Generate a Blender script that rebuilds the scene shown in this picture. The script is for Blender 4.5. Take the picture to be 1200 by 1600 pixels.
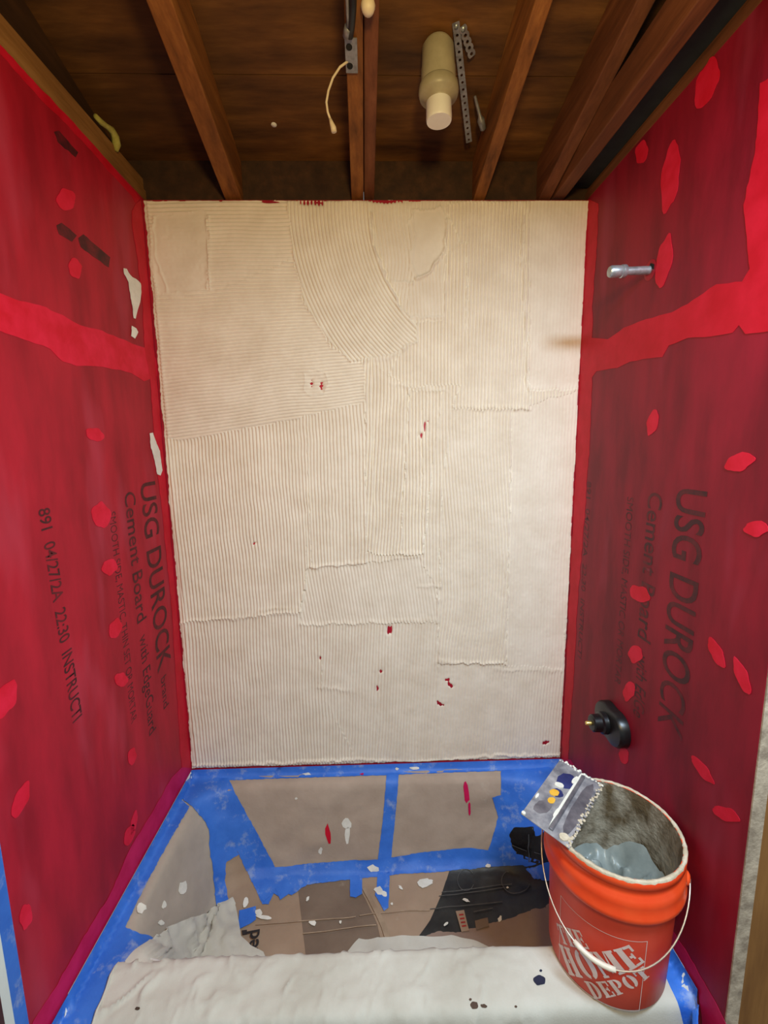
import bpy, bmesh, math, random
import numpy as np
from mathutils import Vector, Matrix
from mathutils.bvhtree import BVHTree
from mathutils.geometry import delaunay_2d_cdt

random.seed(4)
rng = np.random.default_rng(7)
scene = bpy.context.scene
for o in list(bpy.data.objects):
    bpy.data.objects.remove(o)
COL = scene.collection

# ------------------------------------------------------------------ camera
# metres; x to the right, y towards the plastered wall (its face is y = 0), z up.
# Z0 lifts everything so that the bathroom floor is z = 0.
Z0 = 0.45
HW = 0.75            # half the width of the tub alcove
H = 2.1025 + Z0      # top of the alcove walls
F, PITCH, YAW, ROLL = 697.83, 0.1500, 0.0245, 0.0129
CAM = Vector((-0.0012, -1.6432, 1.2861 + Z0))


def cam_axes():
    cy, sy, cp, sp = math.cos(YAW), math.sin(YAW), math.cos(PITCH), math.sin(PITCH)
    f = Vector((sy * cp, cy * cp, -sp))
    rt = Vector((cy, -sy, 0))
    dn = f.cross(rt)
    cr, sr = math.cos(ROLL), math.sin(ROLL)
    return cr * rt + sr * dn, -sr * rt + cr * dn, f


RT, DN, FW = cam_axes()
cd = bpy.data.cameras.new('camera')
cam = bpy.data.objects.new('camera', cd)
COL.objects.link(cam)
cd.sensor_width = 36
cd.lens = 36 * F / 1600
cd.clip_start = 0.02
cam.matrix_world = Matrix((
    (RT.x, -DN.x, -FW.x, CAM.x), (RT.y, -DN.y, -FW.y, CAM.y),
    (RT.z, -DN.z, -FW.z, CAM.z), (0, 0, 0, 1)))
scene.camera = cam

# ------------------------------------------------------------------ light
scene.view_settings.view_transform = 'Standard'
scene.view_settings.look = 'None'
scene.view_settings.gamma = 1
scene.view_settings.use_curve_mapping = False
scene.view_settings.exposure = 0.42

w = bpy.data.worlds.new('world')
scene.world = w
w.use_nodes = True
w.node_tree.nodes['Background'].inputs[0].default_value = (0.82, 0.94, 1.0, 1)
w.node_tree.nodes['Background'].inputs[1].default_value = 0.25


def lamp(name, kind, loc, energy, color, size=0.1, target=None):
    d = bpy.data.lights.new(name, kind)
    d.energy = energy
    d.color = color
    if kind == 'AREA':
        d.shape = 'DISK'
        d.size = size
    else:
        d.shadow_soft_size = size
    o = bpy.data.objects.new(name, d)
    COL.objects.link(o)
    o.location = loc
    if target is not None:
        o.rotation_euler = (Vector(target) - Vector(loc)).to_track_quat('-Z', 'Y').to_euler()
    return o


lamp('warm_bulb', 'POINT', (0.12, -1.72, 1.78 + Z0), 35, (1.0, 0.72, 0.25), 0.09)
lamp('ceiling_panel_light', 'AREA', (0.62, -1.42, 2.00 + Z0), 31, (0.62, 0.81, 1.0), 0.35,
     (0.62, -1.25, 0))


# ------------------------------------------------------------------ helpers
def lin(r, g, b):
    def c(v):
        v /= 255
        return v / 12.92 if v <= 0.04045 else ((v + 0.055) / 1.055) ** 2.4
    return (c(r), c(g), c(b), 1)


def V3(x, y, z):
    return Vector((x, y, z))


def ray(px, py):
    return (RT * ((px - 600) / F) + DN * ((py - 800) / F) + FW).normalized()


def on_plane(px, py, p0, n):
    d = ray(px, py)
    t = (p0 - CAM).dot(n) / d.dot(n)
    return CAM + d * t


def at(px, py, axis, val):
    d = ray(px, py)
    return CAM + d * ((val - CAM[axis]) / d[axis])


def project(P):
    """numpy (n,3) -> photo pixels"""
    v = P - np.array(CAM)
    a = v @ np.array(RT)
    b = v @ np.array(DN)
    c = v @ np.array(FW)
    return 600 + F * a / c, 800 + F * b / c


def link(name, me, mat=None, parent=None):
    o = bpy.data.objects.new(name, me)
    COL.objects.link(o)
    if mat is not None and me is not None:
        me.materials.append(mat)
    if parent is not None:
        o.parent = parent
    return o


def mk(name, verts, faces, mat, parent=None, smooth=False):
    me = bpy.data.meshes.new(name)
    me.from_pydata([tuple(v) for v in verts], [], [tuple(f) for f in faces])
    if smooth:
        me.polygons.foreach_set('use_smooth', [True] * len(me.polygons))
    me.update()
    return link(name, me, mat, parent)


def empty(name, loc=(0, 0, 0)):
    o = bpy.data.objects.new(name, None)
    COL.objects.link(o)
    o.empty_display_size = 0.05
    return o


def tag(o, label=None, cat=None, group=None, kind=None):
    if label:
        o['label'] = label
    if cat:
        o['category'] = cat
    if group:
        o['group'] = group
    if kind:
        o['kind'] = kind
    return o


class MB:
    def __init__(s):
        s.v, s.f = [], []

    def add(s, v, f):
        n = len(s.v)
        s.v += [tuple(p) for p in v]
        s.f += [tuple(i + n for i in q) for q in f]

    def box(s, x0, x1, y0, y1, z0, z1):
        s.add([(x, y, z) for z in (z0, z1) for y in (y0, y1) for x in (x0, x1)],
              [(0, 2, 3, 1), (4, 5, 7, 6), (0, 1, 5, 4), (2, 6, 7, 3), (0, 4, 6, 2), (1, 3, 7, 5)])

    def prism(s, pts, off):
        n = len(pts)
        off = Vector(off)
        s.add([Vector(p) for p in pts] + [Vector(p) + off for p in pts],
              [tuple(range(n))[::-1], tuple(range(n, 2 * n))] +
              [(i, (i + 1) % n, n + (i + 1) % n, n + i) for i in range(n)])

    def tube(s, pts, r, k=10, cap=True):
        pts = [Vector(p) for p in pts]
        rr = r if isinstance(r, (list, tuple)) else [r] * len(pts)
        u = None
        base = len(s.v)
        for i, p in enumerate(pts):
            t = (pts[min(i + 1, len(pts) - 1)] - pts[max(i - 1, 0)]).normalized()
            if u is None:
                u = t.orthogonal().normalized()
            u = (u - t * u.dot(t)).normalized()
            wv = t.cross(u)
            for j in range(k):
                a = 2 * math.pi * j / k
                s.v.append(tuple(p + (u * math.cos(a) + wv * math.sin(a)) * rr[i]))
        for i in range(len(pts) - 1):
            for j in range(k):
                a = base + i * k + j
                b = base + i * k + (j + 1) % k
                s.f.append((a, b, b + k, a + k))
        if cap:
            s.f.append(tuple(base + j for j in range(k))[::-1])
            e = base + (len(pts) - 1) * k
            s.f.append(tuple(e + j for j in range(k)))

    def lathe(s, o, axis, prof, k=32, jit=0):
        """prof: (radius, distance along axis)"""
        axis = Vector(axis).normalized()
        u = axis.orthogonal().normalized()
        wv = axis.cross(u)
        b = len(s.v)
        o = Vector(o)
        for r, h in prof:
            for j in range(k):
                a = 2 * math.pi * j / k
                s.v.append(tuple(o + axis * h + (u * math.cos(a) + wv * math.sin(a)) * r))
        for i in range(len(prof) - 1):
            for j in range(k):
                p, q = b + i * k + j, b + i * k + (j + 1) % k
                s.f.append((p, q, q + k, p + k))

    def build(s, name, mat, parent=None, smooth=False, bevel=0, auto=None):
        o = mk(name, s.v, s.f, mat, parent, smooth)
        if auto is not None:
            me = o.data
            bm = bmesh.new()
            bm.from_mesh(me)
            for f in bm.faces:
                f.smooth = True
            for e in bm.edges:
                if len(e.link_faces) == 2 and e.calc_face_angle() > math.radians(auto):
                    e.smooth = False
            bm.to_mesh(me)
            bm.free()
        if bevel:
            m = o.modifiers.new('bevel', 'BEVEL')
            m.width = bevel
            m.segments = 2
        return o


# ------------------------------------------------------------------ materials
def new_mat(name):
    m = bpy.data.materials.new(name)
    m.use_nodes = True
    nt = m.node_tree
    return m, nt, nt.nodes['Principled BSDF']


def noise_node(nt, scale, detail=4, stretch=None, rough=0.6):
    tc = nt.nodes.new('ShaderNodeTexCoord')
    n = nt.nodes.new('ShaderNodeTexNoise')
    n.inputs['Scale'].default_value = scale
    n.inputs['Detail'].default_value = detail
    n.inputs['Roughness'].default_value = rough
    if stretch:
        mp = nt.nodes.new('ShaderNodeMapping')
        mp.inputs['Scale'].default_value = stretch
        nt.links.new(tc.outputs['Object'], mp.inputs[0])
        nt.links.new(mp.outputs[0], n.inputs['Vector'])
    else:
        nt.links.new(tc.outputs['Object'], n.inputs['Vector'])
    return n


def ramp(nt, src, stops):
    r = nt.nodes.new('ShaderNodeValToRGB')
    while len(r.color_ramp.elements) < len(stops):
        r.color_ramp.elements.new(0.5)
    for e, (p, c) in zip(r.color_ramp.elements, stops):
        e.position = p
        e.color = c
    nt.links.new(src, r.inputs[0])
    return r


def bump(nt, bs, src, strength, dist):
    b = nt.nodes.new('ShaderNodeBump')
    b.inputs['Strength'].default_value = strength
    b.inputs['Distance'].default_value = dist
    nt.links.new(src, b.inputs['Height'])
    nt.links.new(b.outputs[0], bs.inputs['Normal'])


def mat_noise(name, c1, c2, scale=8, rough=0.6, stretch=None, lo=0.35, hi=0.65, bmp=0.0, bscale=None,
              metal=0, detail=4, spec=0.5, bdist=0.002):
    m, nt, bs = new_mat(name)
    n = noise_node(nt, scale, detail, stretch)
    r = ramp(nt, n.outputs['Fac'], [(lo, c1), (hi, c2)])
    nt.links.new(r.outputs[0], bs.inputs['Base Color'])
    bs.inputs['Roughness'].default_value = rough
    bs.inputs['Metallic'].default_value = metal
    bs.inputs['Specular IOR Level'].default_value = spec
    if bmp:
        n2 = noise_node(nt, bscale or scale * 4, 5)
        bump(nt, bs, n2.outputs['Fac'], bmp, bdist)
    return m


def mix_over(nt, base, over, fac):
    mx = nt.nodes.new('ShaderNodeMix')
    mx.data_type = 'RGBA'
    nt.links.new(fac, mx.inputs['Factor'])
    nt.links.new(base, mx.inputs['A'])
    if isinstance(over, tuple):
        mx.inputs['B'].default_value = over
    else:
        nt.links.new(over, mx.inputs['B'])
    return mx.outputs['Result']


def membrane(name, c1, c2, c3):
    """painted-on red waterproofing: dark and light brush streaks running down the board"""
    m, nt, bs = new_mat(name)
    n = noise_node(nt, 5.0, 5, (1.6, 1.6, 0.45))
    r = ramp(nt, n.outputs['Fac'], [(0.36, c1), (0.62, c2)])
    n2 = noise_node(nt, 4.2, 3, (1.3, 1.3, 0.35))
    f = ramp(nt, n2.outputs['Fac'], [(0.56, (0, 0, 0, 1)), (0.74, (0.75, 0.75, 0.75, 1))])
    nt.links.new(mix_over(nt, r.outputs[0], c3, f.outputs[0]), bs.inputs['Base Color'])
    n3 = noise_node(nt, 130, 3, (1, 1, 0.5))
    bump(nt, bs, n3.outputs['Fac'], 0.25, 0.001)
    bs.inputs['Roughness'].default_value = 0.55
    bs.inputs['Specular IOR Level'].default_value = 0.3
    return m


M = {}
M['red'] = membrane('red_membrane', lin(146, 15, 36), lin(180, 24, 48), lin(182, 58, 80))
M['red_shaded'] = membrane('shaded_red_membrane', lin(116, 12, 34), lin(150, 19, 46), lin(158, 50, 76))  # darker copy of the red: the right wall's dimmer light put into colour
M['red_bright'] = mat_noise('fresh_red_membrane', lin(206, 18, 46), lin(222, 32, 66), 18, 0.55, bmp=0.2, bscale=120, bdist=0.001, spec=0.2)
M['red_edge'] = mat_noise('red_corner_band', lin(190, 13, 38), lin(206, 24, 52), 14, 0.55, bmp=0.2, bscale=100, bdist=0.001, spec=0.2)
M['red_base'] = mat_noise('crimson_base_band', lin(188, 14, 72), lin(206, 30, 92), 14, 0.55, bmp=0.2, bscale=100, bdist=0.001, spec=0.2)
M['mortar'] = mat_noise('wet_thinset', lin(226, 214, 196), lin(236, 226, 210), 9, 0.62, bmp=0.25, bscale=320, bdist=0.0006, spec=0.35)
M['mortar_dry'] = mat_noise('thinset_smear', lin(222, 220, 208), lin(238, 236, 226), 30, 0.7)
M['print'] = mat_noise('faded_print', lin(58, 6, 20), lin(104, 11, 28), 26, 0.6, lo=0.40, hi=0.72)
M['print_faint'] = mat_noise('very_faded_print', lin(60, 6, 20), lin(108, 11, 29), 30, 0.6, lo=0.38, hi=0.70)
M['ply'] = None


def wood(name, c1, c2, c3, stretch, scale=6):
    m, nt, bs = new_mat(name)
    n = noise_node(nt, scale, 6, stretch, 0.65)
    r = ramp(nt, n.outputs['Fac'], [(0.30, c1), (0.52, c2), (0.72, c3)])
    n2 = noise_node(nt, 2.3, 3)
    f = ramp(nt, n2.outputs['Fac'], [(0.42, (0, 0, 0, 1)), (0.70, (0.6, 0.6, 0.6, 1))])
    nt.links.new(mix_over(nt, r.outputs[0], c1, f.outputs[0]), bs.inputs['Base Color'])
    bs.inputs['Roughness'].default_value = 0.7
    bs.inputs['Specular IOR Level'].default_value = 0.3
    bump(nt, bs, n.outputs['Fac'], 0.3, 0.003)
    return m


M['ply'] = wood('roof_plywood', lin(58, 33, 14), lin(102, 64, 28), lin(136, 90, 42), (0.5, 3.2, 3.2), 5)
M['rafter'] = wood('rafter_wood', lin(92, 54, 22), lin(140, 86, 38), lin(170, 112, 54), (5, 0.5, 5), 7)
M['rafter_red'] = wood('reddish_rafter_wood', lin(84, 46, 26), lin(118, 68, 40), lin(140, 86, 54), (5, 0.5, 5), 7)
M['plate'] = wood('plate_wood', lin(112, 74, 36), lin(146, 102, 54), lin(170, 124, 74), (5, 0.5, 5), 7)
M['shaded_wood'] = wood('shaded_wood', lin(46, 28, 16), lin(64, 40, 22), lin(80, 50, 28), (4, 0.6, 4), 6)  # wood tone lowered to carry the shade under the roof
M['felt_shade'] = mat_noise('black_felt_shade', lin(16, 20, 24), lin(30, 34, 38), 20, 0.8)  # roof underlay; also the black that paints the shade by the ledger
M['white_paint'] = mat_noise('white_trim_paint', lin(216, 226, 224), lin(228, 236, 232), 6, 0.4)
M['maroon'] = mat_noise('dark_maroon_paint', lin(58, 14, 22), lin(76, 20, 28), 6, 0.5)
M['board_edge'] = mat_noise('board_edge_grey', lin(140, 126, 110), lin(186, 172, 152), 40, 0.85, bmp=0.6, bscale=160)
M['stud'] = wood('stud_wood', lin(116, 78, 40), lin(140, 98, 52), lin(158, 114, 64), (5, 5, 0.5), 6)
M['tile'] = mat_noise('floor_vinyl', lin(112, 96, 82), lin(134, 116, 100), 5, 0.5)
M['enamel'] = mat_noise('tub_enamel', lin(222, 222, 216), lin(232, 232, 228), 4, 0.2)


def tape_mat():  # painter's tape with chalky smears
    m, nt, bs = new_mat('blue_masking_tape')
    n = noise_node(nt, 12, 5)
    r = ramp(nt, n.outputs['Fac'], [(0.3, lin(44, 106, 206)), (0.7, lin(60, 124, 224))])
    n2 = noise_node(nt, 16, 7, None, 0.7)
    f = ramp(nt, n2.outputs['Fac'], [(0.55, (0, 0, 0, 1)), (0.68, (0.5, 0.5, 0.5, 1))])
    nt.links.new(mix_over(nt, r.outputs[0], lin(176, 190, 208), f.outputs[0]), bs.inputs['Base Color'])
    bs.inputs['Roughness'].default_value = 0.55
    n3 = noise_node(nt, 60, 4)
    bump(nt, bs, n3.outputs['Fac'], 0.35, 0.003)
    return m


M['tape'] = tape_mat()


def paper_mat(name, c1, c2, smear=0.64):
    m, nt, bs = new_mat(name)
    n = noise_node(nt, 7, 4)
    r = ramp(nt, n.outputs['Fac'], [(0.3, c1), (0.7, c2)])
    n2 = noise_node(nt, 9, 6, None, 0.65)
    f = ramp(nt, n2.outputs['Fac'], [(smear, (0, 0, 0, 1)), (smear + 0.12, (0.45, 0.45, 0.45, 1))])
    nt.links.new(mix_over(nt, r.outputs[0], lin(190, 182, 168), f.outputs[0]), bs.inputs['Base Color'])
    bs.inputs['Roughness'].default_value = 0.8
    bs.inputs['Specular IOR Level'].default_value = 0.25
    n3 = noise_node(nt, 14, 4)
    bump(nt, bs, n3.outputs['Fac'], 0.5, 0.006)
    return m


M['kraft'] = paper_mat('kraft_paper', lin(166, 148, 132), lin(182, 164, 148))
M['kraft_grey'] = paper_mat('greyed_kraft_paper', lin(170, 158, 146), lin(184, 172, 158), 0.58)
M['card'] = paper_mat('cardboard', lin(158, 134, 112), lin(172, 148, 126), 0.66)
M['card_dark'] = paper_mat('brown_cardboard', lin(118, 100, 86), lin(134, 116, 100), 0.66)
M['card_pink'] = paper_mat('dusty_cardboard', lin(140, 118, 106), lin(156, 134, 120), 0.66)
M['card_edge'] = mat_noise('card_crease', lin(150, 128, 106), lin(172, 150, 126), 20, 0.8)
M['black_print'] = mat_noise('black_printed_card', lin(30, 30, 30), lin(58, 60, 58), 10, 0.45, lo=0.4, hi=0.75, bmp=0.4, bscale=24, bdist=0.004)
M['black_film'] = mat_noise('black_plastic', lin(18, 18, 20), lin(34, 34, 36), 10, 0.3, bmp=0.5, bscale=30, bdist=0.006)
M['canvas'] = None


def canvas_mat():
    m, nt, bs = new_mat('canvas_cloth')
    n = noise_node(nt, 5, 5)
    r = ramp(nt, n.outputs['Fac'], [(0.32, lin(190, 186, 174)), (0.62, lin(208, 206, 196))])
    n2 = noise_node(nt, 11, 4, None, 0.6)
    f = ramp(nt, n2.outputs['Fac'], [(0.64, (0, 0, 0, 1)), (0.74, (0.35, 0.35, 0.35, 1))])
    nt.links.new(mix_over(nt, r.outputs[0], lin(150, 140, 126), f.outputs[0]), bs.inputs['Base Color'])
    bs.inputs['Roughness'].default_value = 0.9
    bs.inputs['Specular IOR Level'].default_value = 0.15
    n3 = noise_node(nt, 240, 2)
    bump(nt, bs, n3.outputs['Fac'], 0.4, 0.001)
    return m


M['canvas'] = canvas_mat()
M['orange'] = mat_noise('orange_plastic', lin(238, 70, 26), lin(244, 88, 40), 9, 0.35, bmp=0.08, bscale=60)
M['orange_body'] = mat_noise('scuffed_orange_plastic', lin(216, 62, 40), lin(228, 80, 56), 7, 0.42, bmp=0.1, bscale=80)
M['logo'] = mat_noise('worn_white_ink', lin(226, 200, 194), lin(238, 220, 214), 30, 0.5)
M['wire'] = mat_noise('zinc_wire', lin(196, 186, 170), lin(214, 204, 190), 30, 0.35, metal=0.6)
M['grip'] = mat_noise('cream_plastic', lin(226, 216, 196), lin(236, 228, 210), 20, 0.4)
M['bucket_in'] = mat_noise('mortar_coated_plastic', lin(98, 84, 62), lin(168, 162, 148), 15, 0.5, (1, 1, 0.6), lo=0.40, hi=0.60, bmp=0.8, bscale=34, bdist=0.010)
M['wet'] = mat_noise('wet_grey_thinset', lin(128, 138, 138), lin(160, 168, 166), 10, 0.35, bmp=0.3, bscale=50, bdist=0.003)
M['crust'] = mat_noise('dried_thinset_crust', lin(186, 172, 146), lin(214, 202, 180), 40, 0.85, bmp=0.7, bscale=120, bdist=0.003)
M['steel'] = mat_noise('smeared_steel', lin(120, 122, 130), lin(196, 196, 198), 22, 0.3, metal=0.25, lo=0.35, hi=0.7, bmp=0.2, bscale=80)
M['steel_dark'] = mat_noise('dull_steel', lin(110, 110, 118), lin(150, 150, 156), 24, 0.4, metal=0.55)
M['galv'] = mat_noise('galvanised_steel', lin(150, 160, 166), lin(188, 198, 204), 60, 0.35, metal=0.7)
M['strap'] = mat_noise('perforated_strap_steel', lin(112, 110, 112), lin(146, 144, 148), 60, 0.45, metal=0.4)
M['pvc'] = mat_noise('white_pvc', lin(158, 148, 118), lin(178, 168, 138), 14, 0.4)
M['pvc_cap'] = mat_noise('bright_pvc', lin(232, 226, 212), lin(238, 234, 222), 14, 0.45)
M['black_plastic'] = mat_noise('black_valve_plastic', lin(12, 12, 13), lin(22, 22, 24), 20, 0.35)
M['brass'] = mat_noise('brass', lin(212, 178, 96), lin(230, 206, 130), 40, 0.3, metal=0.8)
M['cable_white'] = mat_noise('white_cable', lin(216, 196, 160), lin(226, 208, 176), 20, 0.5)
M['cable_black'] = mat_noise('black_cable', lin(14, 14, 16), lin(22, 22, 26), 20, 0.5)
M['hole'] = mat_noise('hole_dark', lin(10, 8, 6), lin(14, 12, 10), 20, 0.9)
M['foam'] = mat_noise('yellow_foam', lin(150, 140, 58), lin(178, 170, 90), 40, 0.8)
M['sticker_blue'] = mat_noise('navy_sticker', lin(30, 38, 84), lin(50, 60, 112), 20, 0.4)
M['sticker_yellow'] = mat_noise('yellow_sticker', lin(226, 168, 44), lin(238, 190, 80), 30, 0.4)
M['stain'] = mat_noise('dark_ink_stain', lin(18, 22, 50), lin(34, 38, 66), 40, 0.8)
M['stain_brown'] = mat_noise('brown_stain', lin(60, 44, 36), lin(90, 70, 58), 40, 0.9)
M['red_ink'] = mat_noise('red_ink', lin(150, 30, 24), lin(180, 44, 36), 40, 0.7)
M['black_ink'] = mat_noise('black_ink', lin(26, 22, 22), lin(44, 38, 36), 40, 0.7)
M['grey_ink'] = mat_noise('grey_ink', lin(70, 70, 68), lin(92, 92, 88), 40, 0.6)

# ------------------------------------------------------------------ room
DECK = -0.030 + Z0        # level deck of the tub
floor = MB()
floor.box(-2.4, 2.4, -4.2, -0.70, -0.04, 0.0)
tag(floor.build('floor', M['tile']), kind='structure')

# --- back wall: red board under a combed thinset coat
wall_back = tag(empty('wall_back'), kind='structure')
b = MB()
b.box(-HW, HW, 0.0, 0.013, 0.02, H - 0.003)
b.build('cement_board', M['red'], wall_back)


def inside(poly, x, y):
    c = np.zeros(x.shape, bool)
    n = len(poly)
    for i in range(n):
        x0, y0 = poly[i]
        x1, y1 = poly[(i + 1) % n]
        if y0 == y1:
            continue
        t = ((y0 > y) != (y1 > y)) & (x < (x1 - x0) * (y - y0) / (y1 - y0) + x0)
        c ^= t
    return c


def seg_dist(pts, x, y, closed=False):
    d = np.full(x.shape, 1e9)
    n = len(pts)
    for i in range(n if closed else n - 1):
        x0, y0 = pts[i]
        x1, y1 = pts[(i + 1) % n]
        L = (x1 - x0) ** 2 + (y1 - y0) ** 2 + 1e-9
        t = np.clip(((x - x0) * (x1 - x0) + (y - y0) * (y1 - y0)) / L, 0, 1)
        d = np.minimum(d, np.hypot(x - x0 - t * (x1 - x0), y - y0 - t * (y1 - y0)))
    return d


GRID = {}


def vnoise(x, y, cell, seed):
    """smooth value noise"""
    if seed not in GRID:
        GRID[seed] = np.random.default_rng(seed).random((512, 512)) * 2 - 1
    g = GRID[seed]
    u, v = x / cell, y / cell
    i, j = np.floor(u).astype(int), np.floor(v).astype(int)
    fu, fv = u - i, v - j
    fu = fu * fu * (3 - 2 * fu)
    fv = fv * fv * (3 - 2 * fv)
    i %= 511
    j %= 511
    return ((g[i, j] * (1 - fu) + g[i + 1, j] * fu) * (1 - fv) +
            (g[i, j + 1] * (1 - fu) + g[i + 1, j + 1] * fu) * fv)


PER = 0.0122


def comb(s, sharp=3.0):
    """ridge profile of a square-notched trowel: wide ridge, narrow furrow; s in periods"""
    return 1 - np.abs(np.cos(np.pi * s)) ** sharp


def build_mortar():
    nx, nz = 830, 880
    xs = np.linspace(-HW + 0.001, HW - 0.001, nx)
    zs = np.linspace(0.006 + Z0, H - 0.001, nz)
    X, Z = np.meshgrid(xs, zs)
    P = np.stack([X, 0 * X, Z], -1).reshape(-1, 3)
    px, py = project(P)
    px = px.reshape(X.shape)
    py = py.reshape(X.shape)
    wob = vnoise(X, Z, 0.16, 1) * 0.004 + vnoise(X, Z, 0.05, 2) * 0.0012
    jx = px + vnoise(X, Z, 0.02, 3) * 2.2
    jy = py + vnoise(X, Z, 0.02, 4) * 2.2
    A0 = 0.0066
    # default: straight passes pulled downwards
    amp = np.full(X.shape, 0.85)
    ph = (X + wob + 0.010 * Z) / PER
    base = np.full(X.shape, 0.0016)
    bead = np.zeros(X.shape)

    def patch(poly, phase, a, lift=0.0, edge=0.0014, w=3.0, sel=None):
        nonlocal amp, ph, base, bead
        ins = inside(poly, jx, jy)
        d = seg_dist(poly, jx, jy, True)
        if phase is not None:
            ph = np.where(ins, phase, ph)
        amp = np.where(ins, a, amp)
        base = np.where(ins, 0.0016 + lift, base)
        bead = np.where(ins, 0, bead)
        bead += edge * np.exp(-(d / w) ** 2)

    def line(pts, h, w=2.0, mod=0.0):
        nonlocal bead
        d = seg_dist(pts, jx, jy)
        k = 1.0
        if mod:
            k = 0.45 + 0.55 * np.clip(np.sin(2 * np.pi * X / PER) + vnoise(X, Z, 0.03, 9) * mod, -0.2, 1)
        bead += h * k * np.exp(-(d / w) ** 2)

    # lower left columns, each with its own lean
    patch([(255, 670), (475, 630), (480, 880), (470, 955), (380, 965), (280, 972)], (X + wob + 0.022 * Z) / PER + .3, 0.80, 0, 0.0008)
    patch([(478, 625), (572, 600), (572, 880), (487, 888)], (X + wob * 1.4 + 0.004 * Z) / PER, 0.85, .0004, 0.001)
    patch([(570, 560), (640, 600), (660, 860), (600, 868), (572, 860)], (X + wob + 0.03 * np.sin(Z * 2.2)) / PER, 1.05, .0004, 0.001)
    patch([(640, 610), (690, 612), (660, 865), (625, 865)], (X + wob * .6 - 0.004 * Z) / PER, 1.1, 0, 0.0014)
    patch([(286, 972), (470, 955), (680, 975), (690, 1180), (300, 1200)], (X + wob - 0.004 * Z) / PER + .2, 0.70, 0, 0.0010)
    patch([(480, 888), (572, 880), (655, 870), (682, 920), (680, 972), (470, 975)], (X + wob + 0.13 * Z) / PER, 0.42, 0, 0.0012)
    patch([(500, 975), (690, 972), (700, 1192), (560, 1195), (505, 1080)], (X + wob - 0.05 * Z) / PER, 0.55, 0, 0.0004)
    # right of the middle: strokes that sway
    sway = 0.018 * np.sin((Z - Z0) * 5.2 + 0.6)
    patch([(706, 640), (826, 640), (800, 820), (790, 1035), (684, 1035), (690, 760)], (X + wob + sway) / PER, 0.80, 0, 0.0008)
    patch([(684, 1035), (790, 1038), (884, 1045), (880, 1190), (690, 1192)], (X + wob - 0.05 * Z) / PER, 0.32, 0, 0.0003)
    patch([(800, 640), (905, 610), (880, 1045), (790, 1038), (796, 820)], (X + wob) / PER, 0.20, 0, 0.0003)
    patch([(826, 315), (919, 312), (905, 608), (828, 612)], (X + wob) / PER, 0.10, 0, 0.0006)
    patch([(692, 320), (816, 315), (828, 640), (706, 640), (730, 560), (728, 400)], (X + wob * .5 - 0.012 * Z) / PER, 0.80, .0004, 0.0008)
    patch([(690, 400), (730, 380), (732, 600), (640, 605), (608, 585), (640, 520), (644, 500)], (X + wob * .5) / PER, 0.95, 0, 0.0006)
    # sideways passes top left
    u = np.clip((py - 420) / 240, 0, 1)
    tilt = 0.01 + 0.125 * u
    patch([(205, 300), (462, 300), (474, 470), (520, 545), (568, 565), (570, 628), (430, 662), (300, 685), (235, 690)],
          (Z + wob - tilt * (X + 0.6)) / PER, 0.85, .0006, 0.0014)
    patch([(205, 300), (462, 300), (470, 400), (330, 460), (240, 470)], (Z + wob - 0.02 * X) / PER, 0.60, .0004, 0.0)
    patch([(240, 338), (322, 330), (328, 380), (324, 452), (250, 462), (236, 420)], None, 0.04, .0016, 0.0012)
    patch([(476, 585), (490, 578), (507, 584), (512, 600), (506, 616), (490, 620), (477, 612)], None, 0.55, 0.0, 0.0014, 3.0)
    # strokes right of the curved sweep
    patch([(572, 300), (700, 300), (692, 500), (645, 505), (600, 440)], (X + wob + 0.01 * np.sin(Z * 18)) / PER, 0.50, 0, 0.0008)
    patch([(638, 445), (690, 405), (692, 495), (640, 497)], (X + wob + .06 * Z) / PER, 0.40, .0012, 0.0012)
    patch([(648, 330), (690, 325), (698, 352), (694, 390), (672, 425), (648, 436), (640, 420), (644, 380), (637, 350)], None, 0.05, .0022, 0.0022, 2.0)
    # the curved sweep
    cx, cz = at(813, 322, 1, 0).x, at(813, 322, 1, 0).z
    Rr = np.hypot(X - cx, Z - cz)
    patch([(446, 300), (577, 300), (579, 345), (583, 385), (600, 432), (622, 474), (650, 508), (650, 535), (606, 556), (548, 566),
           (506, 522), (476, 470), (459, 405), (452, 340)],
          (Rr + wob * .3) / PER, 0.95, .0012, 0.0016, 2.0)

    # ends of strokes: rows of little lumps; edges of strokes: long lips
    for pts, h in [(([(708, 637), (825, 638)]), .0045), ([(610, 600), (700, 612)], .003), ([(484, 886), (570, 878)], .003),
                   ([(286, 972), (380, 964), (470, 956)], .0028), ([(470, 975), (560, 972), (680, 968)], .0028),
                   ([(684, 1032), (785, 1038)], .0032), ([(775, 1045), (880, 1048)], .0024), ([(496, 1072), (548, 1078)], .0026),
                   ([(655, 915), (684, 917)], .002), ([(830, 608), (900, 606)], .003), ([(640, 496), (690, 496)], .0036),
                   ([(610, 440), (645, 444)], .0036), ([(625, 864), (660, 862)], .003), ([(548, 566), (606, 560), (650, 535)], .004),
                   ([(384, 962), (420, 950), (470, 950)], .0022), ([(326, 340), (328, 450)], .003)]:
        line(pts, h * 1.35, 3.2, 0.8)
    line([(578, 335), (582, 385), (600, 432), (622, 476), (646, 508)], .0030, 1.6)
    line([(583, 335), (587, 385), (605, 432), (627, 476)], -.0040, 1.4)
    line([(816, 318), (816, 400), (821, 500), (824, 612)], .0022, 1.5)
    line([(812, 318), (812, 400), (817, 500), (820, 612)], -.0030, 1.3)
    line([(698, 345), (696, 390), (672, 425), (650, 438)], .0050, 2.4)
    line([(702, 395), (700, 440), (694, 495)], .0030, 1.6)
    line([(645, 330), (648, 380), (642, 412), (652, 435)], .0026, 1.8)
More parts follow.
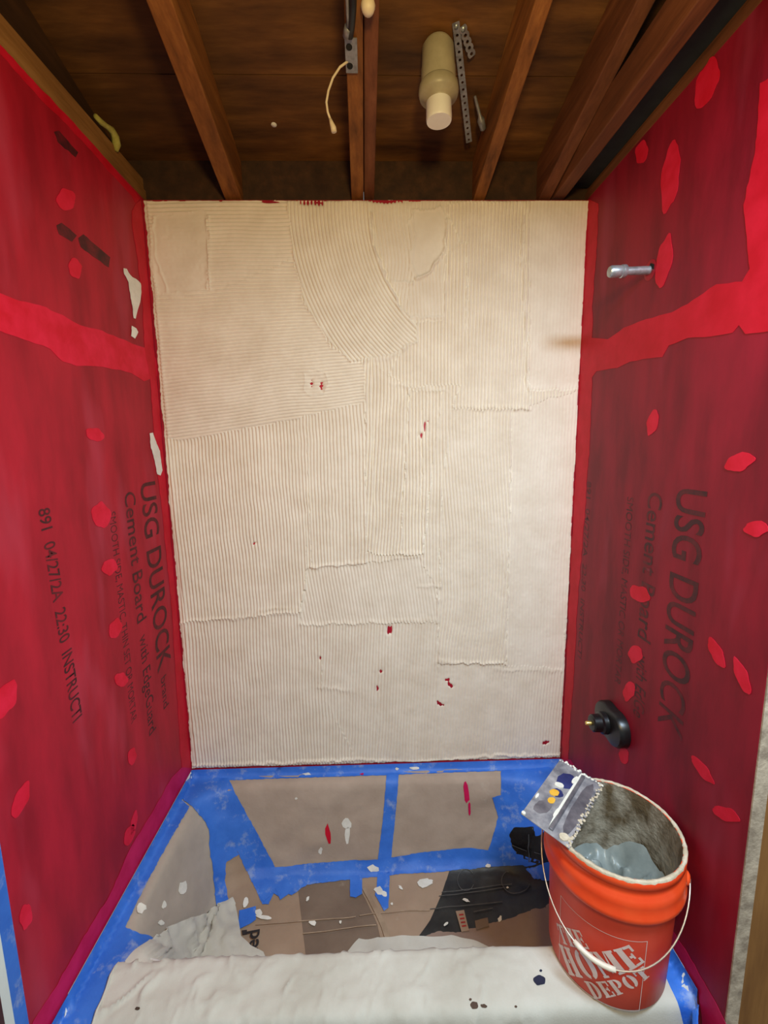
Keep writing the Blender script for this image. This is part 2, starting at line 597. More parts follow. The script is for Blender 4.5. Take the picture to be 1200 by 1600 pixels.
    line([(729, 420), (728, 480), (730, 570)], -.0035, 1.2)
    line([(637, 612), (636, 690)], -.004, 1.1)
    line([(694, 690), (688, 760), (690, 860), (684, 1030)], .0014, 1.5)
    line([(660, 640), (658, 862)], -.003, 1.1)
    line([(630, 770), (628, 800)], -.004, 1.3)
    line([(788, 850), (786, 1035)], .0012, 1.6)
    line([(300, 1194), (420, 1192), (560, 1186), (660, 1190), (780, 1180), (876, 1180)], .0040, 2.2)
    line([(240, 340), (244, 400), (262, 458)], .0022, 1.8)
    # left margin: a bead where the trowel ran along the corner
    edge_px = 219.5 + (py - 313) * (298 - 219.5) / 887
    dd = px - edge_px
    bead += .0026 * np.exp(-((dd - 12) / 3.0) ** 2) * (0.7 + 0.3 * vnoise(X, Z, 0.02, 11))
    amp = np.where(dd < 10, 0.2, amp)

    h = base + A0 * amp * comb(ph) * (1 + 0.16 * vnoise(X, Z, 0.06, 5)) + bead
    h += 0.0007 * vnoise(X, Z, 0.035, 6) + 0.0004 * vnoise(X, Z, 0.010, 8) + 0.0012 * vnoise(X, Z, 0.25, 10)
    h = np.maximum(h, 0.0006)
    # places scraped down to the red membrane
    def bare(cx_, cy_, rx, ry, ang=0, deep=0.0085):
        nonlocal h
        c, s = math.cos(ang), math.sin(ang)
        dx, dy = jx - cx_, jy - cy_
        q = ((c * dx + s * dy) / rx) ** 2 + ((-s * dx + c * dy) / ry) ** 2
        h = np.where(q < 3, h - deep * np.exp(-q * 1.2), h)
    for a in [(608, 985, 3.6, 5.5, .3), (597, 1047, 3, 2.6), (699, 1062, 3.4, 3, 0), (704, 1070, 4, 3, .5), (688, 1099, 5, 2, .2),
              (499, 1028, 2, 2.5), (853, 1160, 6, 2, -.2), (590, 1075, 2, 3), (398, 850, 3, 1.6), (486, 599, 4, 8, .1, .0070),
              (503, 604, 3.5, 7, -.2, .0070), (664, 664, 3, 10, .25), (658, 680, 4, 4, .5), (480, 316, 16, 4, 0), (498, 318, 8, 5, .4),
              (420, 314, 14, 2.5, 0), (600, 314, 30, 3, 0)]:
        bare(*a)
    for a in [(495, 585, 14, 3), (496, 618, 12, 3)]:
        bare(*a, deep=-.002)
    # ragged outer edge
    rag = 0.0035 + 0.0014 * vnoise(X, Z, 0.012, 12) + 0.0025 * vnoise(X, Z, 0.07, 13)
    e = np.minimum(np.minimum(X + HW - rag * 1.3, HW - X - rag * 0.6), H - 0.002 - Z - rag * 0.8)
    e = np.minimum(e, Z - Z0 - 0.004 - rag * 1.2)
    h = np.where(e < 0, -0.003, np.minimum(h, 0.0008 + e * 1.1 + 0.0006))
    co = np.stack([X, -h, Z], -1).reshape(-1, 3).astype(np.float32)
    idx = np.arange(nx * nz).reshape(nz, nx)
    q = np.stack([idx[:-1, :-1], idx[:-1, 1:], idx[1:, 1:], idx[1:, :-1]], -1).reshape(-1, 4)
    keep = (h.reshape(-1)[q] > -0.0029).any(1)
    q = q[keep]
    me = bpy.data.meshes.new('mortar_coat')
    me.vertices.add(len(co))
    me.vertices.foreach_set('co', co.ravel())
    me.loops.add(q.size)
    me.loops.foreach_set('vertex_index', q.ravel().astype(np.int32))
    me.polygons.add(len(q))
    me.polygons.foreach_set('loop_start', np.arange(0, q.size, 4, dtype=np.int32))
    me.polygons.foreach_set('use_smooth', np.ones(len(q), bool))
    me.update(calc_edges=True)
    o = link('mortar_coat', me, M['mortar'], wall_back)
    o['label'] = 'cream thinset mortar coat combed into ridges in many directions'


build_mortar()


# ------------------------------------------------------------------ draping outlines on real surfaces
def clean(poly):
    out = []
    for p in poly:
        if not out or (abs(p[0] - out[-1][0]) + abs(p[1] - out[-1][1])) > 0.05:
            out.append(p)
    return out


def drape(name, poly, surf, off, mat, parent=None, step=14, jag=0.0, thick=0.0005, wrinkle=0.0, wcell=0.05, smooth=True, deep_only=False):
    """an outline cut from sheet material and laid on a surface; surf(px, py) -> point, normal"""
    pts = []
    n = len(poly)
    for i in range(n):
        a, c = Vector(poly[i]).to_2d(), Vector(poly[(i + 1) % n]).to_2d()
        k = max(1, int((c - a).length / (step * 0.5)))
        for j in range(k):
            p = a.lerp(c, j / k)
            if jag and j:
                p = p + Vector((random.uniform(-jag, jag), random.uniform(-jag, jag)))
            pts.append(p)
    m = len(pts)
    arr = np.array([tuple(p) for p in pts])
    gx, gy = np.meshgrid(np.arange(arr[:, 0].min() + 1, arr[:, 0].max(), step), np.arange(arr[:, 1].min() + 1, arr[:, 1].max(), step))
    gx, gy = gx.ravel().astype(float), gy.ravel().astype(float)
    lst = [tuple(p) for p in pts]
    sel = inside(lst, gx, gy) & (seg_dist(lst, gx, gy, True) > step * 0.35)
    allp = pts + [Vector((x, y)) for x, y in zip(gx[sel], gy[sel])]
    vo, eo, fo = delaunay_2d_cdt(allp, [], [list(range(m))], 1, 1e-5)[:3]
    V = []
    for p in vo:
        q, nn = surf(p.x, p.y)
        d = off
        if wrinkle:
            d += wrinkle * (0.6 + 0.6 * float(vnoise(np.array([q.x]), np.array([q.y + q.z * 0.7]), wcell, 21)[0]))
            if deep_only:
                k_d = min(1.0, max(0.0, (DECK + 0.005 - q.z) / 0.06))
                x_, y_ = np.array([q.x * 0.8 + q.y * 0.7 + 4]), np.array([q.y * 0.5 - q.x * 0.4 + q.z * 0.5 + 4])
                d += k_d * (0.012 + 0.014 * (1 - abs(float(vnoise(x_, y_ * 0.5, 0.045, 61)[0]))) ** 5 + 0.006 * float(vnoise(x_, y_, 0.02, 62)[0]))
        V.append(q + nn * d)
    bm = bmesh.new()
    bv = [bm.verts.new(v) for v in V]
    for f in fo:
        if len(set(f)) < 3:
            continue
        try:
            bm.faces.new([bv[i] for i in f])
        except ValueError:
            pass
    for v in [v for v in bm.verts if not v.link_faces]:
        bm.verts.remove(v)
    # face the side the surface looks to
    bm.normal_update()
    if bm.faces:
        s = 0
        for f in bm.faces:
            c = f.calc_center_median()
            s += f.normal.dot(CAM - c)
        if s < 0:
            bmesh.ops.reverse_faces(bm, faces=bm.faces[:])
    if thick:
        top = bm.faces[:]
        bedges = [e for e in bm.edges if len(e.link_faces) == 1]
        ret = bmesh.ops.extrude_edge_only(bm, edges=bedges)
        vs = [g for g in ret['geom'] if isinstance(g, bmesh.types.BMVert)]
        bm.normal_update()
        nv = {}
        for e in bedges:
            for v in e.verts:
                acc = Vector()
                for f in v.link_faces:
                    if f in set(f.edges[0].link_faces) and len(f.verts) == 3:
                        acc += f.normal
                nv[v.co.to_tuple(6)] = acc.normalized() if acc.length else Vector((0, 0, 1))
        for v in vs:
            v.co -= nv.get(v.co.to_tuple(6), Vector((0, 0, 0))) * thick
    me = bpy.data.meshes.new(name)
    for f in bm.faces:
        f.smooth = smooth and len(f.verts) == 3
    for e in bm.edges:
        if any(len(f.verts) == 4 for f in e.link_faces):
            e.smooth = False
    bm.to_mesh(me)
    bm.free()
    return link(name, me, mat, parent)


def wall_surf(x):
    n = Vector((1 if x < 0 else -1, 0, 0))
    return lambda px, py: (at(px, py, 0, x), n)


SL, SR = wall_surf(-HW), wall_surf(HW)


def blob(cx, cy, rx, ry, ang=0.0, n=12, rough=0.18):
    out = []
    c, s = math.cos(ang), math.sin(ang)
    for i in range(n):
        a = 2 * math.pi * i / n
        k = 1 + random.uniform(-rough, rough)
        x, y = rx * k * math.cos(a), ry * k * math.sin(a)
        out.append((cx + c * x - s * y, cy + s * x + c * y))
    return out


def dab(cx, cy, rx, ry, ang=0.0, n=30):
    out = []
    c, s_ = math.cos(ang), math.sin(ang)
    p1, p2 = random.uniform(0, 6.28), random.uniform(0, 6.28)
    for i in range(n):
        a = 2 * math.pi * i / n
        k = 1 + 0.10 * math.sin(2 * a + p1) + 0.06 * math.sin(5 * a + p2) + random.uniform(-.035, .035)
        k *= 1 + 0.12 * abs(math.sin(a)) ** 8
        x, y = rx * k * math.cos(a) * (1 - 0.18 * abs(math.sin(a)) ** 3), ry * k * math.sin(a)
        out.append((cx + c * x - s_ * y, cy + s_ * x + c * y))
    return out


# --- left wall
YL, YR = -0.848, -0.860
wall_left = tag(empty('wall_left'), kind='structure')
wall_right = tag(empty('wall_right'), kind='structure')
SEAM = 1.572 + Z0
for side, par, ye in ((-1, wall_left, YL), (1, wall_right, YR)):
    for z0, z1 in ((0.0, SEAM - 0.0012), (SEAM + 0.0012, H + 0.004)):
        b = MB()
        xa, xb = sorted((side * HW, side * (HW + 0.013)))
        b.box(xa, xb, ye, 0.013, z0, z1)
        b.build('cement_board', M['red'] if side < 0 else M['red_shaded'], par)

B_ = 'membrane_band'
drape(B_, [(-30, 450), (0, 458), (30, 470), (72, 480), (105, 497), (125, 508), (150, 514), (185, 528), (215, 540), (238, 548), (243, 560),
           (245, 588), (225, 596), (205, 583), (160, 573), (120, 572), (98, 565), (78, 545), (55, 537), (0, 517), (-30, 508)],
      SL, 0.0007, M['red_bright'], wall_left, 18, 1.2)
drape(B_, [(219.5, 312), (212, 318), (206, 330), (206, 350), (214, 400), (222, 470), (226, 545), (235, 600), (239, 660), (241, 690), (258, 850), (268, 950), (276, 1080),
           (282, 1180), (284, 1201), (298.5, 1201)], SL, 0.0010, M['red_edge'], wall_left, 16, 0.6)
drape(B_, [(298.5, 1200), (284, 1199), (268, 1215), (240, 1265), (206, 1320), (170, 1400), (140, 1448), (110, 1500), (85, 1545), (55, 1590), (45, 1612), (70, 1622), (86, 1592), (172, 1436), (247, 1302), (298.5, 1206)],
      SL, 0.0013, M['red_base'], wall_left, 16, 0.8)
# raw edge of the top of the membrane
drape(B_, [(219, 310), (180, 265), (155, 236), (107, 183), (70, 145), (0, 70), (0, 84), (68, 160), (106, 196), (150, 244), (176, 274), (206, 306), (212, 318)],
      SL, 0.0006, M['red_edge'], wall_left, 18, 0.8)
Pn = 'membrane_patch'
for a in [(103, 312, 14, 17, -.4), (117, 419, 11, 14, -.3), (148, 679, 14, 10, .5), (158, 805, 14, 20, 0), (171, 886, 12, 12, 0), (180, 982, 9, 16, .2),
          (189, 1062, 10, 11, .3), (206, 1182, 7, 12, .2), (8, 1093, 17, 27, .35), (32, 1250, 11, 26, .35), (209, 1285, 5, 16, .2), (202, 1305, 7, 17, .4),
          (40, 1432, 9, 20, .15)]:
    drape(Pn, dab(*a), SL, 0.0010, M['red_bright'], wall_left, 10)
for poly in ([(192, 419), (197, 420), (200, 426), (206, 433), (212, 436), (219, 443), (220, 456), (218, 472), (214, 485), (211, 498), (208, 497), (206, 478), (203, 462), (200, 441), (193, 428)],
             [(205, 509), (212, 513), (215, 519), (210, 529), (204, 525)],
             [(233, 677), (238, 676), (243, 690), (249, 705), (253, 735), (250, 743), (245, 741), (241, 720), (235, 700)]):
    o = drape('mortar_smear', poly, SL, 0.0022, M['mortar_dry'], wall_left, 8, 0.5)
    o['label'] = 'dried white mortar smear on red wall'

# --- right wall
drape(B_, [(919.5, 311), (935, 318), (932, 400), (926, 470), (925, 528), (950, 530), (975, 512), (1000, 502), (1050, 488), (1075, 475), (1100, 458), (1120, 444),
           (1160, 440), (1172, 420), (1165, 350), (1162, 320), (1180, 240), (1184, 195), (1188, 130), (1204, 120), (1230, 500), (1205, 517), (1165, 522), (1155, 508),
           (1145, 520), (1110, 526), (1075, 528), (1045, 540), (1035, 558), (1015, 560), (985, 565), (965, 575), (945, 578), (932, 580), (925, 590), (921, 700), (914, 800),
           (902, 950), (896, 1060), (890, 1150), (888, 1188), (877.5, 1188)], SR, 0.0008, M['red_edge'], wall_right, 18, 0.9)
drape(B_, [(878, 1187), (892, 1187), (1000, 1375), (1075, 1490), (1115, 1560), (1135, 1600), (1135, 1625), (1102, 1625), (1091, 1546), (1051, 1484)],
      SR, 0.0011, M['red_base'], wall_right, 18, 0.6)
for a in [(1048, 275, 15, 48, .15), (1038, 408, 11, 42, .15), (1020, 660, 9, 18, .3), (1156, 722, 24, 13, -.2), (1182, 826, 20, 11, .1), (1000, 928, 16, 12, .7),
          (1120, 1020, 10, 22, -.45), (1160, 1057, 10, 26, -.4), (993, 1022, 12, 12, .3), (983, 1080, 10, 13, .2), (975, 1180, 8, 12, -.2),
          (1098, 1203, 8, 24, -.7), (1135, 1272, 22, 10, .5), (1105, 130, 17, 36, .25), (1003, 238, 10, 17, .3)]:
    drape(Pn, dab(*a), SR, 0.0010, M['red_bright'], wall_right, 10)


# printed lettering of the boards, seen through the membrane
def text_mesh(txt, bold=0.0, shear=0.0, spacing=1.0):
    cu = bpy.data.curves.new('lettering', 'FONT')
    cu.body = txt
    cu.offset = bold
    cu.shear = shear
    cu.space_character = spacing
    cu.resolution_u = 4
    t = bpy.data.objects.new('lettering', cu)
    COL.objects.link(t)
    dg = bpy.context.evaluated_depsgraph_get()
    dg.update()
    me = bpy.data.meshes.new_from_object(t.evaluated_get(dg))
    bpy.data.objects.remove(t)
    bpy.data.curves.remove(cu)
    return me


def wall_text(txt, x, p0, p1, cap, mat, parent, bold=0.0, label=None, lift=0.0004):
    """runs downwards from (y0,z0) to (y1,z1); letter tops point to the back corner (left wall) or the room (right wall)"""
    me = text_mesh(txt, bold)
    n = len(me.vertices)
    co = np.empty(n * 3)
    me.vertices.foreach_get('co', co)
    co = co.reshape(-1, 3)
    w0, w1 = co[:, 0].min(), co[:, 0].max()
    A, C = Vector((x, p0[0], p0[1])), Vector((x, p1[0], p1[1]))
    r = (C - A)
    L = r.length
    r.normalize()
    nn = Vector((1 if x < 0 else -1, 0, 0))
    up = nn.cross(r)
    s = (co[:, 0] - w0) / (w1 - w0) * L
    t = co[:, 1] / 0.70 * cap
    P = np.array(A)[None] + s[:, None] * np.array(r)[None] + t[:, None] * np.array(up)[None] + np.array(nn)[None] * lift
    me.vertices.foreach_set('co', P.ravel())
    me.update()
    o = link('printed_lettering', me, mat, parent)
    if label:
        o['label'] = label
    return o


def zz(v):
    return v + Z0


wall_text('USG DUROCK', -HW, (-.187, zz(1.172)), (-.187, zz(.515)), .100, M['print'], wall_left, .012, 'faded dark print under red coat')
wall_text('brand', -HW, (-.172, zz(.488)), (-.172, zz(.372)), .040, M['print'], wall_left, .008)
wall_text('Cement Board', -HW, (-.284, zz(1.152)), (-.284, zz(.735)), .060, M['print'], wall_left, .008)
wall_text('with EdgeGuard', -HW, (-.280, zz(.690)), (-.280, zz(.345)), .048, M['print'], wall_left, .006)
wall_text('SMOOTH SIDE, MASTIC, THIN SET OR MORTAR', -HW, (-.372, zz(1.105)), (-.372, zz(.45)), .032, M['print_faint'], wall_left, 0)
wall_text('891  04/27/2A  22:30  INSTRUCTI', -HW, (-.635, zz(1.152)), (-.612, zz(.615)), .036, M['print'], wall_left, .012)
# two faint marks higher up (label strips that show through)
for poly in ([(88, 352), (96, 348), (120, 368), (112, 378), (92, 366)], [(122, 372), (130, 366), (172, 402), (170, 418), (150, 404), (126, 386)],
             [(84, 206), (92, 204), (122, 238), (118, 246), (90, 222)]):
    drape('print_mark', poly, SL, 0.0004, M['print_faint'], wall_left, 14, 0.8)

wall_text('USG DURO', HW, (-.566, zz(1.172)), (-.566, zz(.690)), .100, M['print'], wall_right, .010, 'faded dark print under red coat')
wall_text('CK', HW, (-.566, zz(.680)), (-.566, zz(.545)), .095, M['print_faint'], wall_right, .002)
wall_text('Cement Board', HW, (-.452, zz(1.150)), (-.452, zz(.735)), .060, M['print_faint'], wall_right, .008)
wall_text('with EdGe', HW, (-.458, zz(.690)), (-.458, zz(.500)), .050, M['print_faint'], wall_right, .006)
wall_text('SMOOTH SIDE, MASTIC OR MORTAR', HW, (-.352, zz(1.125)), (-.352, zz(.54)), .032, M['print_faint'], wall_right, 0)
wall_text('891  04/27/2A  22:30  INSTRUCTI', HW, (-.100, zz(1.15)), (-.100, zz(.50)), .030, M['print_faint'], wall_right, .004)

# framing that shows at the ends and tops of the side walls
b = MB()
b.box(HW + 0.001, HW + 0.029, YR - 0.004, YR - 0.0005, 0, H)
b.build('board_edge', M['board_edge'], wall_right)
b = MB()
b.box(HW + 0.030, HW + 0.13, YR - 0.002, YR + 0.04, 0, H)
b.build('stud', M['stud'], wall_right, bevel=0.002)
b = MB()
b.box(-HW - 0.03, -HW, YL - 0.052, YL - 0.001, 0, H)
tag(b.build('trim_1', M['white_paint']), kind='structure')
b = MB()
b.box(-HW - 0.03, -HW + 0.004, YL - 0.20, YL - 0.053, 0, H)
tag(b.build('trim_2', M['maroon']), kind='structure')
tp = MB()
tp.box(-HW - 0.0005, -HW + 0.0006, YL - 0.029, YL, 0.0, H)
tag(tp.build('masking_tape', M['tape']), 'blue masking tape run up the white trim at left edge', 'tape')

# ------------------------------------------------------------------ roof: sloping rafters and plywood decking
roof = tag(empty('ceiling'), kind='structure')
RD = ray(570, 860)                     # direction the rafters fall, towards the back wall
RD = (RD / RD.y)                       # per metre of depth
RX = RD.x
SL_ = -RD.z                            # rise per metre towards the camera
RB = H + 0.006                         # underside of the rafters at the back wall
RH = 0.135


def rafter(name, x0, x1, mat, y1=0.10, y0=-1.9, drop=0.0, h=RH, slope=SL_, skew=RX, parent=roof):
    m = MB()
    pts = []
    for (x, y, zt) in ((x0, y1, 0), (x1, y1, 0), (x1, y1, h), (x0, y1, h)):
        pts.append(V3(x + skew * y1, y, RB - slope * y - drop + zt))
    off = V3(skew * (y0 - y1), y0 - y1, -slope * (y0 - y1))
    m.prism(pts, off)
    return m.build(name, mat, parent, bevel=0.003)


def x_at(px, py=305):
    return at(px, py, 1, 0.0).x


rafter('rafter', x_at(350), x_at(376), M['rafter'])
rafter('rafter', x_at(549), x_at(568), M['rafter'])
rafter('rafter', x_at(569), x_at(585), M['rafter_red'], drop=-0.012)
rafter('rafter', x_at(741), x_at(759), M['rafter'])
rafter('rafter', x_at(843), x_at(862), M['rafter_red'])
rafter('ledger', x_at(865), x_at(884), M['rafter_red'], slope=0.0, skew=0.0, h=0.09)
rafter('rafter', -0.86, -0.815, M['shaded_wood'])
# decking: plywood sheets laid across
edges = [0.16, -0.235, -0.95, -1.95]
for i in range(3):
    ya, yb = edges[i] - 0.0015, edges[i + 1] + 0.0015
    m = MB()
    m.prism([V3(-1.0, ya, RB - SL_ * ya + RH), V3(1.0, ya, RB - SL_ * ya + RH), V3(1.0, ya, RB - SL_ * ya + RH + 0.018), V3(-1.0, ya, RB - SL_ * ya + RH + 0.018)],
            V3(0, yb - ya, -SL_ * (yb - ya)))
    m.build('plywood_sheet', M['ply'], roof)
m = MB()
m.prism([V3(-1.0, 0.16, RB + RH + 0.02), V3(1.0, 0.16, RB + RH + 0.02), V3(1.0, 0.16, RB + RH + 0.03), V3(-1.0, 0.16, RB + RH + 0.03)], V3(0, -2.11, SL_ * 2.11))
m.build('roof_underlay', M['felt_shade'], roof)
# blocking over the back wall, its colour darkened for the shade between rafters
xs_ = [(-0.83, x_at(350)), (x_at(376), x_at(549)), (x_at(585), x_at(741)), (x_at(759), x_at(843)), (x_at(884), 0.95)]
for x0, x1 in xs_:
    m = MB()
    m.box(x0, x1, 0.03, 0.068, H - 0.06, RB + RH - 0.008)
    m.build('blocking', M['shaded_wood'], roof)
m = MB()
m.box(x_at(884) + 0.004, 0.958, -1.9, 0.02, RB + 0.040, RB + 0.046)
m.build('gap_shade_panel', M['felt_shade'], roof)  # added black panel, painted shade for the gap between ledger and plates
# side framing above the plates
for s, par in ((-1, wall_left), (1, wall_right)):
    m = MB()
    xa, xb = sorted((s * 0.96, s * 0.985))
    m.prism([V3(xa, 0.10, H - 0.1), V3(xb, 0.10, H - 0.1), V3(xb, 0.10, RB + RH - 0.03), V3(xa, 0.10, RB + RH - 0.03)], V3(0, -2.0, 0))
    m.build('side_sheathing', M['shaded_wood'] if s < 0 else M['felt_shade'], par)  # dark colours stand for the shade above the plates
    for k in range(2):
        z0 = H + 0.005 - 0.001 + k * 0.038
        m = MB()
        off = 0.001 + 0.006 * k
        xa, xb = sorted((s * (HW + off), s * (HW + 0.11)))
        if s > 0:
            z0 = H - 0.0 + 0.005 + k * 0.030
        m.box(xa, xb, -1.2, 0.10, z0, z0 + (0.037 if s < 0 else 0.028))
        m.build('top_plate', M['plate'] if s < 0 else M['rafter_red'], par, bevel=0.002)
m = MB()
m.box(-0.95, 0.95, 0.02, 0.10, H - 0.06, H - 0.02)
m.build('top_plate', M['shaded_wood'], wall_back)

# ------------------------------------------------------------------ bath tub
TCY = -0.360


def sup(a, b, n, th):
    c, s = math.cos(th), math.sin(th)
    r = ((abs(c) / a) ** n + (abs(s) / b) ** n) ** (-1 / n)
    return r * c, r * s


def rect_dir(x0, x1, y0, y1, th):
    c, s = math.cos(th), math.sin(th)
    t = 1e9
    if c > 1e-9:
        t = min(t, x1 / c)
    if c < -1e-9:
        t = min(t, x0 / c)
    if s > 1e-9:
        t = min(t, y1 / s)
    if s < -1e-9:
        t = min(t, y0 / s)
    return t * c, t * s


YF = -0.786
K = 160
cor = [math.atan2(y - TCY, x) for x in (-0.749, 0.749) for y in (YF, -0.001)]
angs = sorted([2 * math.pi * i / K - math.pi for i in range(K)] + cor)
rings = []
rings.append([rect_dir(-.748, .748, YF + 0.012 - TCY, -.002 - TCY, t) + ((0.0 if True else 0),) for t in angs])
lip = []
for (x, y, _) in rings[0]:
    front = y < -0.40
    lip.append((x, y, DECK + 0.002 if front else Z0 + 0.001))
rings[0] = lip
rings.append([rect_dir(-.738, .738, YF + 0.02 - TCY, -.012 - TCY, t) + (DECK + (0.002 if False else 0.001),) for t in angs])
for a, bb, n, z in [(.702, .314, 7, 0.0), (.694, .307, 7, -.002), (.689, .302, 7, -.010), (.684, .297, 6.5, -.03), (.655, .272, 6, -.14), (.628, .248, 5.5, -.24),
                    (.612, .234, 5, -.285), (.585, .212, 4.5, -.312), (.53, .175, 4, -.324), (.40, .12, 3.5, -.328), (.2, .06, 3, -.330), (.02, .01, 2, -.331)]:
    rings.append([sup(a, bb, n, t) + (DECK + z,) for t in angs])
vv = [(x, y + TCY, z) for r in rings for (x, y, z) in r]
N = len(angs)
ff = [(i * N + j, i * N + (j + 1) % N, (i + 1) * N + (j + 1) % N, (i + 1) * N + j) for i in range(len(rings) - 1) for j in range(N)]
ff = [f[::-1] for f in ff]
ff.append(tuple((len(rings) - 1) * N + j for j in range(N)))
tub = tag(empty('bathtub'), 'alcove bathtub masked with paper, cardboard and blue tape', 'bathtub')
basin = mk('basin', vv, ff, M['enamel'], tub, True)
m = MB()
m.prism([V3(-.748, YF, 0.001), V3(-.748, YF, DECK - 0.010), V3(-.748, YF + 0.004, DECK - 0.002), V3(-.748, YF + 0.013, DECK + 0.002),
         V3(-.748, YF + 0.026, DECK - 0.004), V3(-.748, YF + 0.026, 0.001)], V3(1.496, 0, 0))
apron = m.build('apron', M['enamel'], tub)
dg = bpy.context.evaluated_depsgraph_get()
apv = [tuple(v.co) for v in apron.data.vertices]
apf = [tuple(p.vertices) for p in apron.data.polygons]
BV = BVHTree.FromPolygons([Vector(v) for v in vv + apv], ff + [tuple(i + len(vv) for i in f) for f in apf])


def SB(px, py):
    d = ray(px, py)
    loc, n, i, t = BV.ray_cast(CAM, d)
    if loc is None or abs(loc.x) > HW - 0.003:
        p = at(px, py, 2, DECK + 0.002)
        if p.y > -0.003:
            p = at(px, py, 1, -0.003)
            p.z = min(p.z, Z0 + 0.006)
            return p, Vector((0, -1, 0))
        if abs(p.x) > HW - 0.003:
            sg = 1 if p.x > 0 else -1
            p = at(px, py, 0, sg * (HW - 0.002))
            p.z = min(p.z, Z0 + 0.006)
            return p, Vector((-sg, 0, 0))
        return p, Vector((0, 0, 1))
    if n.dot(d) > 0:
        n = -n
    if loc.y > YF + 0.02:
        wr = float(vnoise(np.array([loc.x + 2]), np.array([loc.y + loc.z * 1.3 + 5]), 0.11, 51)[0]) + 0.35 * float(vnoise(np.array([loc.x + 2]), np.array([loc.y + loc.z * 1.3 + 5]), 0.04, 52)[0])
        loc = loc + n * (0.0016 + 0.0075 * max(0.0, wr + 0.3) * min(1.0, max(0.0, (DECK - loc.z) / 0.05)))
    return loc, n


# the inside faces turned towards the room: loose sheets go down behind the front rim, never over it
IN_F = [f for f in ff[3 * N:-1] + [ff[-1]] if (sum((Vector(vv[i]) for i in f[:3]), Vector()) / 3).y > -0.60 or (sum((Vector(vv[i]) for i in f[:3]), Vector()) / 3).z < DECK - 0.30]
BVI = BVHTree.FromPolygons([Vector(v) for v in vv], IN_F)
BVO = BV


def SI(px, py):
    global BV
    BV = BVI
    r_ = SB(px, py)
    BV = BVO
    return r_


def sheet(name, poly, off, mat, label, cat, group=None, **kw):
    kw.setdefault('step', 7)
    kw['wrinkle'] = 0.25 * kw.get('wrinkle', 0) if 'cardboard' not in name else 0
    inner = cat != 'tape' and 'paper sheet' not in label
    o = drape(name, poly, SI if inner else SB, off, mat, None, **kw)
    return tag(o, label, cat, group)


G_P, G_T, G_C = 'masking paper sheets in the tub', 'blue tape strips on the tub', 'cardboard pieces in the tub'
PL = sheet('kraft_paper', [(345, 1213), (612, 1205), (600, 1350), (590, 1356), (436, 1366), (380, 1290)], 0.0016, M['kraft'],
           'large kraft paper sheet taped to back of tub, left of the vertical tape', 'paper', G_P, wrinkle=0.006, wcell=0.12)
PR = sheet('kraft_paper', [(612, 1205), (800, 1197), (790, 1300), (770, 1345), (602, 1350)], 0.0018, M['kraft'],
           'kraft paper sheet on back of tub, right of the vertical tape, red smear', 'paper', G_P, wrinkle=0.006, wcell=0.12)
PE = sheet('kraft_paper', [(295, 1250), (330, 1285), (346, 1420), (345, 1450), (240, 1490), (185, 1458)], 0.0016, M['kraft_grey'],
           'triangular grey-brown paper sheet taped to the left end of tub', 'paper', G_P, wrinkle=0.004, wcell=0.12)
CL = sheet('cardboard_piece', [(345, 1330), (380, 1322), (470, 1372), (475, 1390), (492, 1530), (370, 1530), (345, 1440)], 0.0022, M['card'],
           'light brown cardboard lettered in black, at the left of tub floor', 'cardboard', G_C, wrinkle=0.003)
CM = sheet('cardboard_piece', [(463, 1368), (572, 1360), (600, 1420), (640, 1530), (482, 1530)], 0.0032, M['card_dark'],
           'dark brown cardboard on tub floor below the middle tape strip', 'cardboard', G_C, wrinkle=0.003)
CR = sheet('cardboard_piece', [(562, 1362), (705, 1352), (690, 1400), (672, 1440), (640, 1490), (630, 1530), (608, 1530), (590, 1450), (560, 1385)], 0.0044, M['card'],
           'tapering brown cardboard flap on tub floor beside the black printed card', 'cardboard', G_C, wrinkle=0.002)
BK = sheet('printed_card', [(684, 1360), (800, 1338), (900, 1325), (905, 1445), (830, 1460), (780, 1475), (640, 1490), (672, 1440), (688, 1390)], 0.0034, M['black_print'],
           'black printed carton panel on tub floor with pale ring and lines', 'cardboard', wrinkle=0.003)
BF = sheet('plastic_scrap', [(795, 1300), (802, 1290), (832, 1290), (838, 1305), (860, 1298), (890, 1300), (890, 1360), (845, 1352), (810, 1336), (800, 1320)], 0.0058, M['black_film'],
           'torn black plastic scrap stuck to blue tape at right end of tub', 'plastic', wrinkle=0.004, jag=1.0)
FP = sheet('kraft_paper', [(635, 1478), (685, 1458), (712, 1462), (760, 1447), (800, 1437), (835, 1424), (850, 1424), (905, 1395), (920, 1530), (640, 1530)], 0.0058, M['card_pink'],
           'brown paper strip along the tub front beside the orange bucket', 'paper', G_P, wrinkle=0.004, jag=0.8)

T = 'masking_tape'
sheet(T, [(296, 1197), (420, 1195), (560, 1191), (720, 1187), (880, 1183), (868, 1204), (785, 1206), (700, 1209), (604, 1213), (500, 1216), (355, 1221), (320, 1226)], 0.0042, M['tape'],
      'long blue tape strip along the back deck under the mortar', 'tape', G_T, jag=0.5)
sheet(T, [(298, 1203), (325, 1206), (355, 1216), (378, 1256), (405, 1305), (430, 1351), (432, 1390), (420, 1415), (410, 1415), (396, 1385), (374, 1332), (345, 1300), (322, 1291), (300, 1262), (284, 1250)],
      0.0050, M['tape'], 'wide blue tape patch over the back left corner of tub', 'tape', G_T, jag=0.6)
sheet(T, [(318, 1276), (340, 1288), (374, 1332), (352, 1345), (350, 1372), (357, 1412), (336, 1424), (330, 1370), (324, 1310)], 0.0056, M['tape'],
      'blue tape strip down the left tub corner between two papers', 'tape', G_T, jag=0.4)
